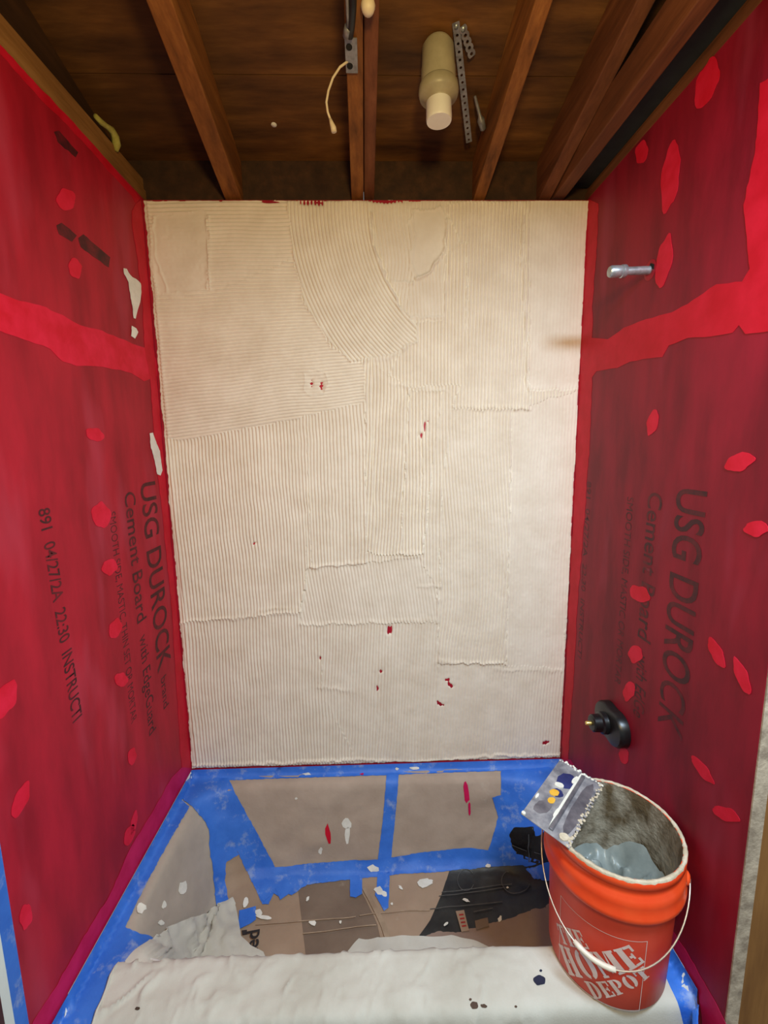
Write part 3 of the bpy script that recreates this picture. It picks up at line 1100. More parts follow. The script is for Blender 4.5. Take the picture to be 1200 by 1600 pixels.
sheet(T, [(424, 1352), (500, 1346), (590, 1339), (660, 1330), (735, 1322), (765, 1326), (800, 1330), (850, 1346), (832, 1352), (760, 1354), (690, 1364), (640, 1368), (560, 1374), (480, 1384), (456, 1402), (444, 1398), (440, 1408),
           (426, 1398), (412, 1412), (404, 1400)], 0.0064, M['tape'],
      'long blue tape strip along the foot of the back tub papers', 'tape', G_T, jag=0.5)
sheet(T, [(604, 1211), (623, 1210), (616, 1290), (611, 1338), (590, 1341), (598, 1280)], 0.0056, M['tape'],
      'vertical blue tape strip joining the two back papers', 'tape', G_T, jag=0.3)
sheet(T, [(590, 1362), (609, 1361), (608, 1400), (607, 1424), (600, 1430), (586, 1404), (589, 1385)], 0.0078, M['tape'],
      'short pointed blue tape tail below the vertical strip', 'tape', G_T, jag=0.3)
sheet(T, [(547, 1370), (566, 1369), (566, 1400), (556, 1406), (547, 1404)], 0.0078, M['tape'],
      'small blue tape tab just left of the pointed tape tail', 'tape', G_T, jag=0.3)
sheet(T, [(430, 1392), (460, 1388), (450, 1402), (438, 1410)], 0.0078, M['tape'], 'torn blue tape bit at left end of the long lower strip', 'tape', G_T)
sheet(T, [(783, 1205), (868, 1199), (880, 1215), (900, 1300), (880, 1310), (838, 1306), (834, 1290), (803, 1290), (797, 1305), (808, 1336), (770, 1335), (762, 1326), (778, 1275), (768, 1243), (782, 1240)], 0.0052, M['tape'],
      'wide blue tape over back right corner of tub behind trowel', 'tape', G_T, jag=0.5)
sheet(T, [(822, 1358), (880, 1342), (905, 1345), (905, 1372), (880, 1378), (836, 1375)], 0.0068, M['tape'], 'crumpled blue tape piece on black card beside bucket', 'tape', G_T, jag=0.8, wrinkle=0.003)
sheet(T, [(294, 1203), (299, 1206), (284, 1252), (296, 1262), (260, 1325), (228, 1385), (196, 1451), (214, 1462), (240, 1470), (218, 1500), (170, 1560), (140, 1625), (64, 1625), (83, 1588), (166, 1437), (241, 1301)], 0.0048, M['tape'],
      'broad blue tape along the left rim of tub against the red wall', 'tape', G_T, jag=0.6)
sheet(T, [(374, 1426), (400, 1419), (400, 1440), (392, 1446), (372, 1456)], 0.0078, M['tape'], 'small blue tape square beside the cloth tip', 'tape', G_T)
sheet(T, [(1046, 1472), (1058, 1484), (1092, 1544), (1090, 1625), (1040, 1625), (1042, 1560), (1030, 1520), (1015, 1480)], 0.0042, M['tape'],
      'dark blue tape on front right tub corner behind bucket', 'tape', G_T, jag=0.4)


# splashes and marks on those sheets
def splat(par, cx, cy, rx, ry, ang=0.0, off=0.009, mat='mortar_dry', name='splatter'):
    o = drape(name, blob(cx, cy, rx, ry, ang, 10, 0.25), SB if cy < 1300 else SI, off, M[mat], par, 6, 0, 0.0012)
    return o


for par, lst in ((PL, [(542, 1285, 7, 9, 0), (543, 1303, 4, 14, 0), (501, 1328, 3, 6, .2), (463, 1246, 2, 2, 0)]),
                 (PE, [(282, 1388, 6, 10, .2), (246, 1444, 5, 4, .4), (220, 1420, 5, 8, .3), (252, 1415, 3, 6, .2)]),
                 (CL, [(384, 1413, 4, 8, .2), (405, 1430, 6, 5, .6), (414, 1437, 14, 3, .2)]),
                 (CM, [(488, 1445, 6, 4, .5), (481, 1408, 2, 4, .5), (532, 1445, 2, 3, 0)]),
                 (CR, [(583, 1357, 8, 7, .3), (592, 1396, 9, 6, .7), (600, 1402, 6, 4, .5), (626, 1392, 4, 2, .8), (664, 1384, 11, 8, 0), (672, 1380, 5, 3, 0), (612, 1418, 2, 2, 0)]),
                 (BK, [(762, 1352, 5, 3, 0), (728, 1410, 6, 2, .4), (781, 1440, 3, 5, .3), (697, 1448, 4, 2, -.6), (793, 1390, 2, 2, 0)])):
    for a in lst:
        off = 0.0088 if par not in (PE, PL) else 0.0045
        splat(par, *a, off=off)
for a in ((513, 1301, 4, 14, -.15),):
    splat(PL, *a, off=0.0045, mat='red_edge', name='paint_smear')
splat(PR, 728, 1237, 4, 17, -.12, 0.0045, 'red_base', 'paint_smear')
splat(PR, 733, 1262, 2, 12, -.05, 0.0045, 'red_base', 'paint_smear')
for x, y in ((620, 1200), (648, 1199), (480, 1208), (565, 1211)):
    splat(PR if x > 600 else PL, x, y, random.uniform(2, 8), 2, 0, 0.0068, 'mortar_dry' if x != 565 else 'red_base')
# creases in the carton and the pale print on the black panel
for par, y0, x0, y1, x1 in ((CM, 1443, 466, 1437, 556), (CR, 1436, 562, 1426, 672), (CM, 1462, 474, 1451, 588), (CL, 1448, 400, 1443, 466)):
    drape('crease', [(x0, y0), (x1, y1), (x1, y1 + 1.6), (x0, y0 + 1.6)], SI, 0.0098, M['card_edge'], par, 20, 0, 0.0004)
drape('crease', [(566, 1392), (571, 1390), (604, 1452), (612, 1480), (604, 1480), (596, 1455)], SI, 0.0096, M['card_edge'], CR, 12, 0, 0.0006)
for y0, x0, y1, x1 in ((1398, 690, 1384, 800), (1404, 686, 1390, 790), (1424, 672, 1412, 785), (1428, 740, 1422, 770)):
    drape('printed_line', [(x0, y0), (x1, y1), (x1, y1 + 1.3), (x0, y0 + 1.3)], SI, 0.0094, M['grey_ink'], BK, 20, 0, 0.0003)


def ring_poly(cx, cy, rx, ry, w, a0, a1, n=16):
    o = [(cx + rx * math.cos(a0 + (a1 - a0) * i / n), cy + ry * math.sin(a0 + (a1 - a0) * i / n)) for i in range(n + 1)]
    q = [(cx + (rx - w) * math.cos(a0 + (a1 - a0) * i / n), cy + (ry - w) * math.sin(a0 + (a1 - a0) * i / n)) for i in range(n + 1)]
    return o + q[::-1]


drape('printed_ring', ring_poly(806, 1380, 23, 21, 1.2, 0.2, 4.2), SI, 0.0094, M['grey_ink'], BK, 30, 0, 0.0003)
drape('printed_ring', ring_poly(728, 1378, 14, 18, 1.0, 0.5, 5.6), SI, 0.0094, M['grey_ink'], BK, 30, 0, 0.0003)
for pts in ([(800, 1316), (824, 1326), (824, 1327.5), (800, 1317.5)], [(826, 1300), (827.5, 1300), (829, 1345), (827.5, 1345)], [(838, 1330), (850, 1334), (850, 1335.3), (838, 1331.3)]):
    drape('scratch', pts, SI, 0.0125, M['grey_ink'], BF, 20, 0, 0.0003)
lab = drape('carton_label', [(712, 1428), (725, 1426), (733, 1459), (721, 1461)], SI, 0.0100, M['card'], BK, 10, 0, 0.0006)
lab['label'] = 'small tan carton label with red print'
for k in range(4):
    y = 1433 + k * 6
    drape('label_print', [(717 + k * 1.4, y), (724 + k * 1.4, y - 1), (724.5 + k * 1.4, y + 1.5), (717.5 + k * 1.4, y + 2.5)], SI, 0.0108, M['red_ink'], lab, 8, 0, 0.0003)
drape('carton_patch', [(742, 1443), (762, 1438), (764, 1452), (744, 1458)], SI, 0.0100, M['card_dark'], BK, 10, 0, 0.0006)


# letters "ted" on the left cardboard, running downwards
def floor_text(txt, o, r, up, size, mat, parent, bold=0.0):
    me = text_mesh(txt, bold)
    o, r, up = Vector(o), Vector(r).normalized(), Vector(up).normalized()
    for v in me.vertices:
        p = o + r * (v.co.x * size) + up * (v.co.y * size)
        v.co = p
    me.update()
    return link('printed_lettering', me, mat, parent)


fl = DECK - 0.313
p_a = at(402, 1492, 2, fl)
p_b = at(405, 1458, 2, fl)
dirn = (p_b - p_a)
up_ = Vector((0, 0, 1)).cross(dirn.normalized())
floor_text('ted', p_a, dirn, up_, 0.062, M['black_ink'], CL, 0.02)
drape('printed_mark', [(378, 1458), (386, 1457), (386, 1464), (379, 1465)], SI, 0.0098, M['black_ink'], CL, 8, 0, 0.0003)

# ------------------------------------------------------------------ canvas drop cloth over the tub front
CT = DECK + 0.009


def build_cloth():
    prof = [(-.585, -.30), (-.600, -.24), (-.630, -.12), (-.650, -.035), (-.657, -.012), (-.668, -.001), (-.685, 0), (-.72, 0), (-.76, 0), (-.778, -.001),
            (-.790, -.006), (-.797, -.016), (-.800, -.035), (-.803, -.10), (-.806, -.22), (-.808, -.40)]
    prof = [Vector((y, z)) for y, z in prof]
    cum = [0]
    for a, c in zip(prof, prof[1:]):
        cum.append(cum[-1] + (c - a).length)
    ns, nx = 110, 300
    ss = np.linspace(0, cum[-1], ns)
    Y = np.interp(ss, cum, [p.x for p in prof])
    Zp = np.interp(ss, cum, [p.y for p in prof])
    u = np.linspace(0, 1, nx)
    V = []
    for i in range(ns):
        # left edge slants outward, right edge keeps clear of the wall
        xl = -0.655 - 0.035 * (i / ns) + 0.010 * math.sin(i * 0.13)
        xr = 0.712 + 0.010 * math.sin(i * 0.2) + (0.0 if Y[i] > -.70 else -0.004)
        for j in range(nx):
            V.append((xl + (xr - xl) * u[j], Y[i], Zp[i]))
    A = np.array(V)
    x, y = A[:, 0], A[:, 1]
    s = np.repeat(ss, nx)
    # folds running down from the rim, denser at the left; lie flat under the bucket
    ang = x + 0.35 * (s - 0.3)
    f = np.abs(vnoise(ang, s * 0.5, 0.030, 31)) * 0.5 + vnoise(ang * 0.9, s * 0.8, 0.07, 32) * 0.5
    ang2 = x + 0.9 * (s - 0.3) + 0.02 * vnoise(x, s, 0.08, 35)
    gate = np.clip(vnoise(x + 9, s * 1.2, 0.09, 36) * 1.6 + 0.25, 0, 1)
    fold = (1 - np.abs(vnoise(ang2, s * 0.9, 0.065, 33))) ** 9 * gate + 0.5 * (1 - np.abs(vnoise(ang, s * 1.6, 0.045, 37))) ** 8 * (1 - gate)
    fine = vnoise(x, s, 0.020, 34)
    k = np.clip((0.42 - x) / 0.10, 0.10, 1)
    left = np.clip((-0.05 - x) / 0.35, 0, 1)
    h = k * (0.003 + 0.0022 * f + (0.0065 + 0.006 * left) * fold + 0.0013 * fine)
    # offset along the profile normal
    dy, dz = np.gradient(Y), np.gradient(Zp)
    ln = np.hypot(dy, dz)
    ny, nz = np.repeat(dz / ln, nx), np.repeat(-dy / ln, nx)
    A[:, 1] += ny * h
    A[:, 2] += nz * h + CT
    fc = [(i * nx + j, i * nx + j + 1, (i + 1) * nx + j + 1, (i + 1) * nx + j) for i in range(ns - 1) for j in range(nx - 1)]
    fc = [f_[::-1] for f_ in fc]
    return [tuple(p) for p in A], fc


cv, cf = build_cloth()
cloth = tag(empty('drop_cloth'), 'off-white canvas drop cloth draped over the front of the tub', 'cloth')
mk('cloth_sheet', cv, cf, M['canvas'], cloth, True)
o = drape('cloth_flap', [(196, 1505), (206, 1494), (250, 1452), (285, 1437), (312, 1431), (338, 1423), (363, 1411), (369, 1425), (373, 1445), (377, 1475), (392, 1488), (412, 1496), (420, 1515), (196, 1515)],
          SI, 0.004, M['canvas'], cloth, 5, 0, 0.003, wrinkle=0.006, wcell=0.035, deep_only=True)
o['label'] = 'pointed cloth corner folded into the tub'
drape('cloth_flap', [(540, 1500), (561, 1476), (600, 1473), (680, 1471), (705, 1470), (730, 1476), (760, 1484), (800, 1500), (760, 1530), (560, 1530)],
      SI, 0.012, M['canvas'], cloth, 9, 0, 0.003, wrinkle=0.008)
# hem along the slanting left edge
hem = MB()
nxx = 300
hem.tube([Vector(cv[i * nxx]) + Vector((0, 0, 0.0005)) for i in range(30, 110, 3)], 0.0028, 6)
hem.build('hem', M['canvas'], cloth, True)


def SC(px, py):
    p = at(px, py, 2, CT + 0.0045)
    return p, Vector((0, 0, 1))


CBV = BVHTree.FromPolygons([Vector(v) for v in cv], cf)


def SCB(px, py):
    d = ray(px, py)
    loc, n, i, t = CBV.ray_cast(CAM, d)
    if loc is None:
        return SC(px, py)
    return loc, (n if n.dot(d) < 0 else -n)


for a, mt in (((843, 1532, 9, 8, .3), 'stain'), ((741, 1571, 6, 6, .6), 'stain_brown'), ((756, 1572, 5, 3, .3), 'stain_brown'), ((845, 1517, 2, 2, 0), 'stain'), ((735, 1562, 2, 2, 0), 'stain_brown'),
              ((806, 1573, 2, 2, 0), 'stain_brown'), ((215, 1576, 4, 2.5, -.5), 'stain_brown')):
    drape('stain', dab(*a, n=18), SCB, 0.0012, M[mt], cloth, 6, 0, 0.0003)

# ------------------------------------------------------------------ orange bucket
BX, BY, BZ = 0.584, -0.674, CT + 0.0022
RBm, RTm, BH = 0.1365, 0.1475, 0.364


def b_rad(h):
    return RBm + (RTm - RBm) * h / BH


bucket = tag(empty('bucket'), 'orange plastic five-gallon bucket of grey thinset standing on the drop cloth', 'bucket')
m = MB()
prof = [(0.02, 0.004), (RBm - .012, 0.004), (RBm - .004, 0.0), (RBm, 0.006), (b_rad(.10), .10), (b_rad(.20), .20), (b_rad(.268), .268)]
m.lathe((BX, BY, BZ), (0, 0, 1), prof, 64)
m.f.append(tuple(range(64))[::-1])
m.build('shell', M['orange_body'], bucket, auto=40)
m = MB()
prof = [(b_rad(.262), .262), (RTm + .010, .262), (RTm + .0125, .266), (RTm + .0125, .276), (RTm + .009, .282), (RTm + .010, .300), (RTm + .0085, .318), (RTm + .003, .324), (RTm + .003, .340),
        (RTm + .007, .344), (RTm + .0075, .358), (RTm + .004, BH), (RTm - .002, BH), (RTm - .003, .356), (RTm - .003, .34)]
m.lathe((BX, BY, BZ), (0, 0, 1), prof, 64)
m.build('collar', M['orange'], bucket, auto=50)
m = MB()
prof = [(RTm - .0025, .3635), (RTm - .0036, .356)] + [(b_rad(h) - .004, h) for h in (.345, .30, .25, .20, .15, .10, .05, .012)] + [(.02, .010)]
m.lathe((BX, BY, BZ), (0, 0, 1), prof, 64)
m.f = [f[::-1] for f in m.f]
o = m.build('inner_wall', M['bucket_in'], bucket, True)
o['label'] = 'inside of bucket smeared with drying mortar'
# crust of mortar round the lip
k = 120
cr = MB()
vs, fs = [], []
for i in range(k):
    a = 2 * math.pi * i / k
    wv_ = 0.0035 + 0.003 * random.random()
    up2 = 0.0012 + 0.003 * random.random()
    rr = RTm + 0.0035
    for (dr, dz) in ((-wv_, -.012), (-wv_, up2 * .6), (0, up2), (wv_ * .55, up2 * .4), (wv_ * .55, -.006 - .008 * random.random() ** 2)):
        vs.append((BX + (rr + dr) * math.cos(a), BY + (rr + dr) * math.sin(a), BZ + BH + dz))
for i in range(k):
    for j in range(4):
        p, q = i * 5 + j, ((i + 1) % k) * 5 + j
        fs.append((p, q, q + 1, p + 1))
mk('mortar_crust', vs, fs, M['crust'], bucket, True)['label'] = 'pale dried mortar on the bucket lip'

# logo: stencil slab letters, running up at 45 degrees in a square frame, printed on the side
LA0 = math.radians(-126.0)
LZC = 0.103


def wrap(s, t, lift=0.0006):
    a = LA0 + s / 0.1405
    h = LZC + t
    r = b_rad(h) + lift
    return (BX + r * math.cos(a), BY + r * math.sin(a), BZ + h)


def letter(ch):
    """filled polygons in a box one unit high; returns polygons and the advance"""
    R = lambda x0, y0, x1, y1: [(x0, y0), (x1, y0), (x1, y1), (x0, y1)]

    def arc(cx, cy, rx, ry, ix, iy, a0, a1, n=10):
        out = []
        for i in range(n):
            t0, t1 = a0 + (a1 - a0) * i / n, a0 + (a1 - a0) * (i + 1) / n
            out.append([(cx + ix * math.cos(t0), cy + iy * math.sin(t0)), (cx + rx * math.cos(t0), cy + ry * math.sin(t0)),
                        (cx + rx * math.cos(t1), cy + ry * math.sin(t1)), (cx + ix * math.cos(t1), cy + iy * math.sin(t1))])
        return out
    P = math.pi
    if ch == 'T':
        return [R(.27, 0, .53, 1), R(.18, 0, .62, .09), R(.0, .86, .24, 1), R(.56, .86, .8, 1), R(0, .64, .09, 1), R(.71, .64, .8, 1)], .86
    if ch == 'H':
        return [R(.06, 0, .32, 1), R(0, 0, .38, .09), R(0, .91, .38, 1), R(.50, 0, .76, 1), R(.44, 0, .82, .09), R(.44, .91, .82, 1), R(.36, .44, .46, .56)], .88
    if ch == 'E':
        return [R(.06, 0, .32, 1), R(0, 0, .36, .09), R(0, .91, .36, 1), R(.37, 0, .70, .12), R(.37, .88, .70, 1), R(.37, .44, .52, .56), R(.60, 0, .70, .32), R(.60, .68, .70, 1), R(.48, .36, .56, .64)], .76
    if ch == 'O':
        return arc(.41, .5, .39, .52, .13, .40, P * .56, P * 1.44) + arc(.45, .5, .39, .52, .13, .40, -P * .44, P * .44), .90
    if ch == 'M':
        return [R(.05, 0, .17, 1), R(0, 0, .24, .09), R(0, .91, .2, 1), [(.22, 1), (.42, 1), (.56, .42), (.50, .1)], [(.58, .1), (.72, 1), (.66, 1), (.54, .34)],
                R(.74, 0, 1.0, 1), R(.68, 0, 1.06, .09), R(.72, .91, 1.06, 1)], 1.12
    if ch == 'D':
        return [R(.06, 0, .32, 1), R(0, 0, .36, .09), R(0, .91, .36, 1)] + arc(.38, .5, .42, .5, .16, .40, -P * .5, P * .5), .86
    if ch == 'P':
        return [R(.06, 0, .32, 1), R(0, 0, .40, .09), R(0, .91, .36, 1)] + arc(.38, .70, .36, .30, .12, .2, -P * .5, P * .5), .80
    return [], .4


def build_logo():
    polys = []

    def word(txt, h, ox, oy, sx=1.0):
        x = 0
        for ch in txt:
            ps, adv = letter(ch)
            for p in ps:
                polys.append([(ox + (x + a) * h * sx, oy + b_ * h) for a, b_ in p])
            x += adv + .04
    # in the rotated frame (u along the words)
    word('THE', .039, -.088, .034, 0.95)
    word('HOME', .060, -.110, -.031, 0.95)
    word('DEPOT', .039, -.066, -.076, 0.95)
    c = math.cos(math.radians(40))
    s = math.sin(math.radians(40))
    out = [[(c * u - s * v, s * u + c * v) for u, v in p] for p in polys]
    a, t = 0.099, 0.0014
    for p in ([(-a, -a), (a, -a), (a, -a + t), (-a, -a + t)], [(-a, a - t), (a, a - t), (a, a), (-a, a)], [(-a, -a), (-a + t, -a), (-a + t, a), (-a, a)], [(a - t, -a), (a, -a), (a, a), (a - t, a)]):
        out.append(p)
    bm = bmesh.new()
    for i, p in enumerate(out):
        bm2 = [bm.verts.new((x, y, 0)) for x, y in p]
        bm.faces.new(bm2)
    bmesh.ops.triangulate(bm, faces=bm.faces[:])
    for _ in range(4):
        es = [e for e in bm.edges if e.calc_length() > 0.014]
        if not es:
            break
        bmesh.ops.subdivide_edges(bm, edges=es, cuts=1)
        bmesh.ops.triangulate(bm, faces=bm.faces[:])
    lim = 0.0975
    for v in bm.verts:
        v.co = Vector(wrap(v.co.x, v.co.y))
    bm.normal_update()
    for f in bm.faces:
        n = f.normal
        c_ = f.calc_center_median() - Vector((BX, BY, f.calc_center_median().z))
        if n.dot(c_) < 0:
            f.normal_flip()
    me = bpy.data.meshes.new('logo_print')
    bm.to_mesh(me)
    bm.free()
    o_ = link('logo_print', me, M['logo'], bucket)
    o_['label'] = 'worn white stencil lettering in a thin square frame'


build_logo()

# wire bail with its grip
out2 = Vector((-.517, -.856, 0))
ab = Vector((.856, -.517, 0))
Cb = Vector((BX, BY, BZ))
bail = []
for i in range(41):
    phb = math.pi * i / 40
    bail.append(Cb - ab * (.164 * math.cos(phb)) + out2 * (.166 * math.sin(phb) ** 0.9) + Vector((0, 0, .292 - .150 * math.sin(phb) ** 1.1)))
m = MB()
m.tube([bail[0] + ab * 0.006] + bail + [bail[-1] - ab * 0.006], 0.0017, 8)
m.build('bail_wire', M['wire'], bucket, True)
m = MB()
gp = [bail[i] for i in (15, 16, 17, 18, 19, 20, 21, 22)]
m.tube(gp, [.0050, .0062, .0058, .0060, .0060, .0058, .0062, .0050], 12)
m.build('grip', M['grip'], bucket, True)
for s in (0, -1):
    m = MB()
    dv = (-ab if s == 0 else ab)
    m.lathe(bail[s] - dv * 0.012, dv, [(.016, 0), (.015, .008), (.009, .012), (.001, .0125)], 20)
    m.build('bail_ear', M['orange'], bucket, True)

# wet thinset in the bucket
vs, fs = [], []
nr, na = 34, 96
for i in range(nr + 1):
    for j in range(na):
        a = 2 * math.pi * j / na
        r = (b_rad(.20) - .007) * i / nr
        x, y = r * math.cos(a), r * math.sin(a)
        hz = .120 + .085 * (i / nr) ** 3 * (0.62 + 0.38 * math.sin(a + 2.2)) + .02 * (i / nr) ** 6
        hz += 0.030 * float(vnoise(np.array([x + 3]), np.array([y + 3]), 0.060, 41)[0]) + 0.012 * float(vnoise(np.array([x + 3]), np.array([y + 3]), 0.022, 42)[0])
        hz += 0.030 * (1 - abs(float(vnoise(np.array([x * 1.3 + y + 3]), np.array([y - x * .5 + 3]), 0.050, 43)[0]))) ** 4
        # a mound scooped up towards the far wall and a hollow near the front
        hz += 0.075 * math.exp(-((x - .030) ** 2 + (y - .010) ** 2) / .0008) + 0.06 * math.exp(-((x + .065) ** 2 + (y + .03) ** 2) / .0006) + 0.045 * math.exp(-((x + .035) ** 2 + (y - .045) ** 2) / .0012)
        hz -= 0.030 * math.exp(-((x - .0) ** 2 + (y + .075) ** 2) / .0012)
        vs.append((BX + x, BY + y, BZ + hz))
for i in range(nr):
    for j in range(na):
        p, q = i * na + j, i * na + (j + 1) % na
        fs.append((p, p + na, q + na, q))
wet = mk('wet_mortar', vs, fs, M['wet'], None, True)
tag(wet, 'wet blue-grey thinset mortar heaped inside the orange bucket', 'mortar')

# ------------------------------------------------------------------ notched trowel across the bucket lip
tz = BZ + BH + 0.0085
c4 = [at(px, py, 2, tz + dz) for (px, py), dz in zip([(812, 1275), (878, 1188), (942, 1222), (890, 1325)], (0.022, 0.016, 0.0, 0.0))]
O = (c4[0] + c4[1] + c4[2] + c4[3]) / 4
EU = ((c4[1] - c4[0]) + (c4[2] - c4[3])).normalized()     # long way
EV0 = ((c4[2] - c4[1]) + (c4[3] - c4[0]))
EV = (EV0 - EU * EV0.dot(EU)).normalized()                # towards the bucket
EN = EU.cross(EV)
if EN.z < 0:
    EN = -EN
LU, LV = 0.132, 0.060
trowel = tag(empty('notched_trowel'), 'steel notched trowel smeared with mortar lying across the bucket lip', 'trowel')


def tw(u, v, n=0.0):
    return O + EU * u + EV * v + EN * n


pts = [(-LU, -LV), (LU - .008, -LV)]
n = 9
for i in range(n):                       # notches along the far short edge
    v0 = -LV + 2 * LV * (i + .15) / n
    v1 = -LV + 2 * LV * (i + .6) / n
    pts += [(LU, v0), (LU, v1), (LU - .0065, v1), (LU - .0065, -LV + 2 * LV * (i + 1.15) / n)]
pts = pts[:-2] + [(LU, LV - .008)]
n = 19
for i in range(n):                       # notches along the long edge over the bucket
    u0 = LU - 2 * LU * (i + .2) / n
    u1 = LU - 2 * LU * (i + .7) / n
    u2 = LU - 2 * LU * (i + 1.2) / n
    pts += [(u0, LV), (u1, LV), (u1, LV - .0065), (max(u2, -LU), LV - .0065)]
pts = pts[:-2] + [(-LU, LV)]
pts = pts[::-1]
m = MB()
m.prism([tw(u, v, -.0008) for u, v in pts], EN * 0.0016)
m.build('blade', M['steel'], trowel)
m = MB()
m.prism([tw(-LU + .012, .004, .0008), tw(-LU + .012, .016, .0008), tw(-LU + .012, .013, .006), tw(-LU + .012, .007, .006)], EU * (2 * LU - .03))
m.build('mounting_bar', M['steel_dark'], trowel, bevel=.001)
# mortar left along the notched edges
for (u0, u1, v0, v1, cnt, nm) in ((-LU, LU, LV - .010, LV + .001, 46, 'long'), (LU - .010, LU + .001, -LV, LV, 22, 'short')):
    m = MB()
    for i in range(cnt):
        f = (i + random.random()) / cnt
        if nm == 'long':
            u, v = u0 + (u1 - u0) * f, random.uniform(v0, v1)
        else:
            u, v = random.uniform(u0, u1), v0 + (v1 - v0) * f
        r = random.uniform(.0018, .0042)
        m.lathe(tw(u, v, .0004), EN, [(r, 0), (r * .85, r * .4), (r * .4, r * .7), (.0002, r * .75)], 8)
    m.build('mortar_residue', M['crust'] if nm == 'long' else M['mortar_dry'], trowel, True)


def plate_blob(u, v, ru, rv, ang, mat, name, h=.0012, nlift=.0009):
    m_ = MB()
    c, s = math.cos(ang), math.sin(ang)
    ring = []
    for i in range(18):
        a = 2 * math.pi * i / 18
        kx = 1 + random.uniform(-.08, .08)
        x, y = ru * kx * math.cos(a), rv * kx * math.sin(a)
        ring.append(tw(u + c * x - s * y, v + s * x + c * y, nlift))
    nrm = (ring[1] - ring[0]).cross(ring[2] - ring[0])
    if nrm.dot(EN) < 0:
        ring = ring[::-1]
    m_.prism(ring, EN * h)
    return m_.build(name, mat, trowel)


plate_blob(.0, .038, .112, .015, 0, M['steel_dark'], 'mortar_film', .0004)
plate_blob(.060, -.018, .034, .022, .2, M['sticker_blue'], 'sticker')
plate_blob(.002, -.020, .016, .014, .2, M['sticker_blue'], 'sticker', .0010)
plate_blob(-.004, -.026, .014, .010, .5, M['sticker_yellow'], 'sticker', .0016)
plate_blob(-.034, -.022, .013, .008, .2, M['sticker_yellow'], 'sticker', .0010)
plate_blob(.030, -.026, .012, .009, .9, M['mortar_dry'], 'mortar_residue', .003)
plate_blob(.082, -.002, .018, .005, .1, M['mortar_dry'], 'mortar_residue', .003)
plate_blob(-.060, .002, .020, .004, .05, M['mortar_dry'], 'mortar_residue', .003)
plate_blob(.01, .003, .115, .0035, 0, M['mortar_dry'], 'mortar_residue', .0022)
plate_blob(-.07, -.030, .03, .016, .3, M['steel_dark'], 'mortar_film', .0004)
plate_blob(-.128, -.056, .005, .005, 0, M['mortar_dry'], 'mortar_residue', .004)
plate_blob(-.05, -.054, .010, .003, 0, M['mortar_dry'], 'mortar_residue', .002)
plate_blob(-.114, .040, .012, .010, .5, M['crust'], 'mortar_residue', .003)

# ------------------------------------------------------------------ shower plumbing on the right wall
pb = at(1016, 422, 0, HW)
sa = tag(empty('shower_pipe_stub'), 'galvanised pipe stub with cap sticking out of upper right wall', 'pipe')
m = MB()
m.lathe(pb + V3(.012, 0, 0), (-1, 0, -.03), [(.0001, 0), (.0105, 0), (.0105, .09), (.0105, .092)], 20)
m.build('pipe', M['galv'], sa, auto=40)
m = MB()
tip = pb + V3(-.066, 0, -.0025)
m.lathe(tip, (-1, 0, -.03), [(.0106, 0), (.0155, .001), (.0165, .004), (.0165, .012), (.0145, .014), (.0150, .016), (.0150, .040), (.0125, .045), (.0001, .046)], 20)
m.build('pipe_cap', M['galv'], sa, auto=30)
m = MB()
m.lathe(pb + V3(-.0006, 0, .0), (-1, 0, 0), [(.026, 0), (.023, .0012), (.0115, .0016), (.0108, .0006)], 20)
m.build('wall_collar', M['red'], sa, True)
drape('pipe_gap', [(1018, 411), (1024, 413), (1023, 421), (1016, 418)], SR, 0.0030, M['hole'], sa, 8)

vb = at(963, 1130, 0, HW)
va = tag(empty('shower_valve'), 'black shower valve guard with brass stem on lower right wall', 'valve')
m = MB()
ring = []
for i in range(40):                     # elongated plate with bulged middle
    a = 2 * math.pi * i / 40
    r = .062 - .018 * math.cos(2 * a)
    ring.append((r * math.sin(a) * 1.02, r * math.cos(a) * 1.15))
for (sc, d) in ((1.0, 0), (1.0, .022), (.93, .030), (.55, .034), (.0, .035)):
    for (yy, zz_) in ring:
        m.v.append((HW - .0006 - d, vb.y + yy * sc, vb.z + zz_ * sc))
for i in range(4):
    for j in range(40):
        p, q = i * 40 + j, i * 40 + (j + 1) % 40
        m.f.append((p, q, q + 40, p + 40))
m.build('guard_plate', M['black_plastic'], va, auto=40)
m = MB()
m.lathe((HW - .030, vb.y + .004, vb.z), (-1, 0, 0), [(.034, 0), (.033, .018), (.027, .022), (.026, .044), (.022, .048), (.009, .049), (.0001, .049)], 28)
m.build('valve_body', M['black_plastic'], va, auto=35)
m = MB()
m.lathe((HW - .078, vb.y + .004, vb.z), (-1, 0, 0), [(.0065, 0), (.0065, .014), (.0050, .017), (.0001, .0175)], 14)
m.build('stem', M['brass'], va, auto=35)

# ------------------------------------------------------------------ things under the roof
RN = Vector((0, SL_, 1)).normalized()
P_under = V3(0, 0, RB)                   # plane of the rafter undersides
P_deck = V3(0, 0, RB + RH)


def under(px, py, d=0.0):
    return on_plane(px, py, P_under - RN * d, RN)


def deck(px, py, d=0.0):
    return on_plane(px, py, P_deck - RN * d, RN)


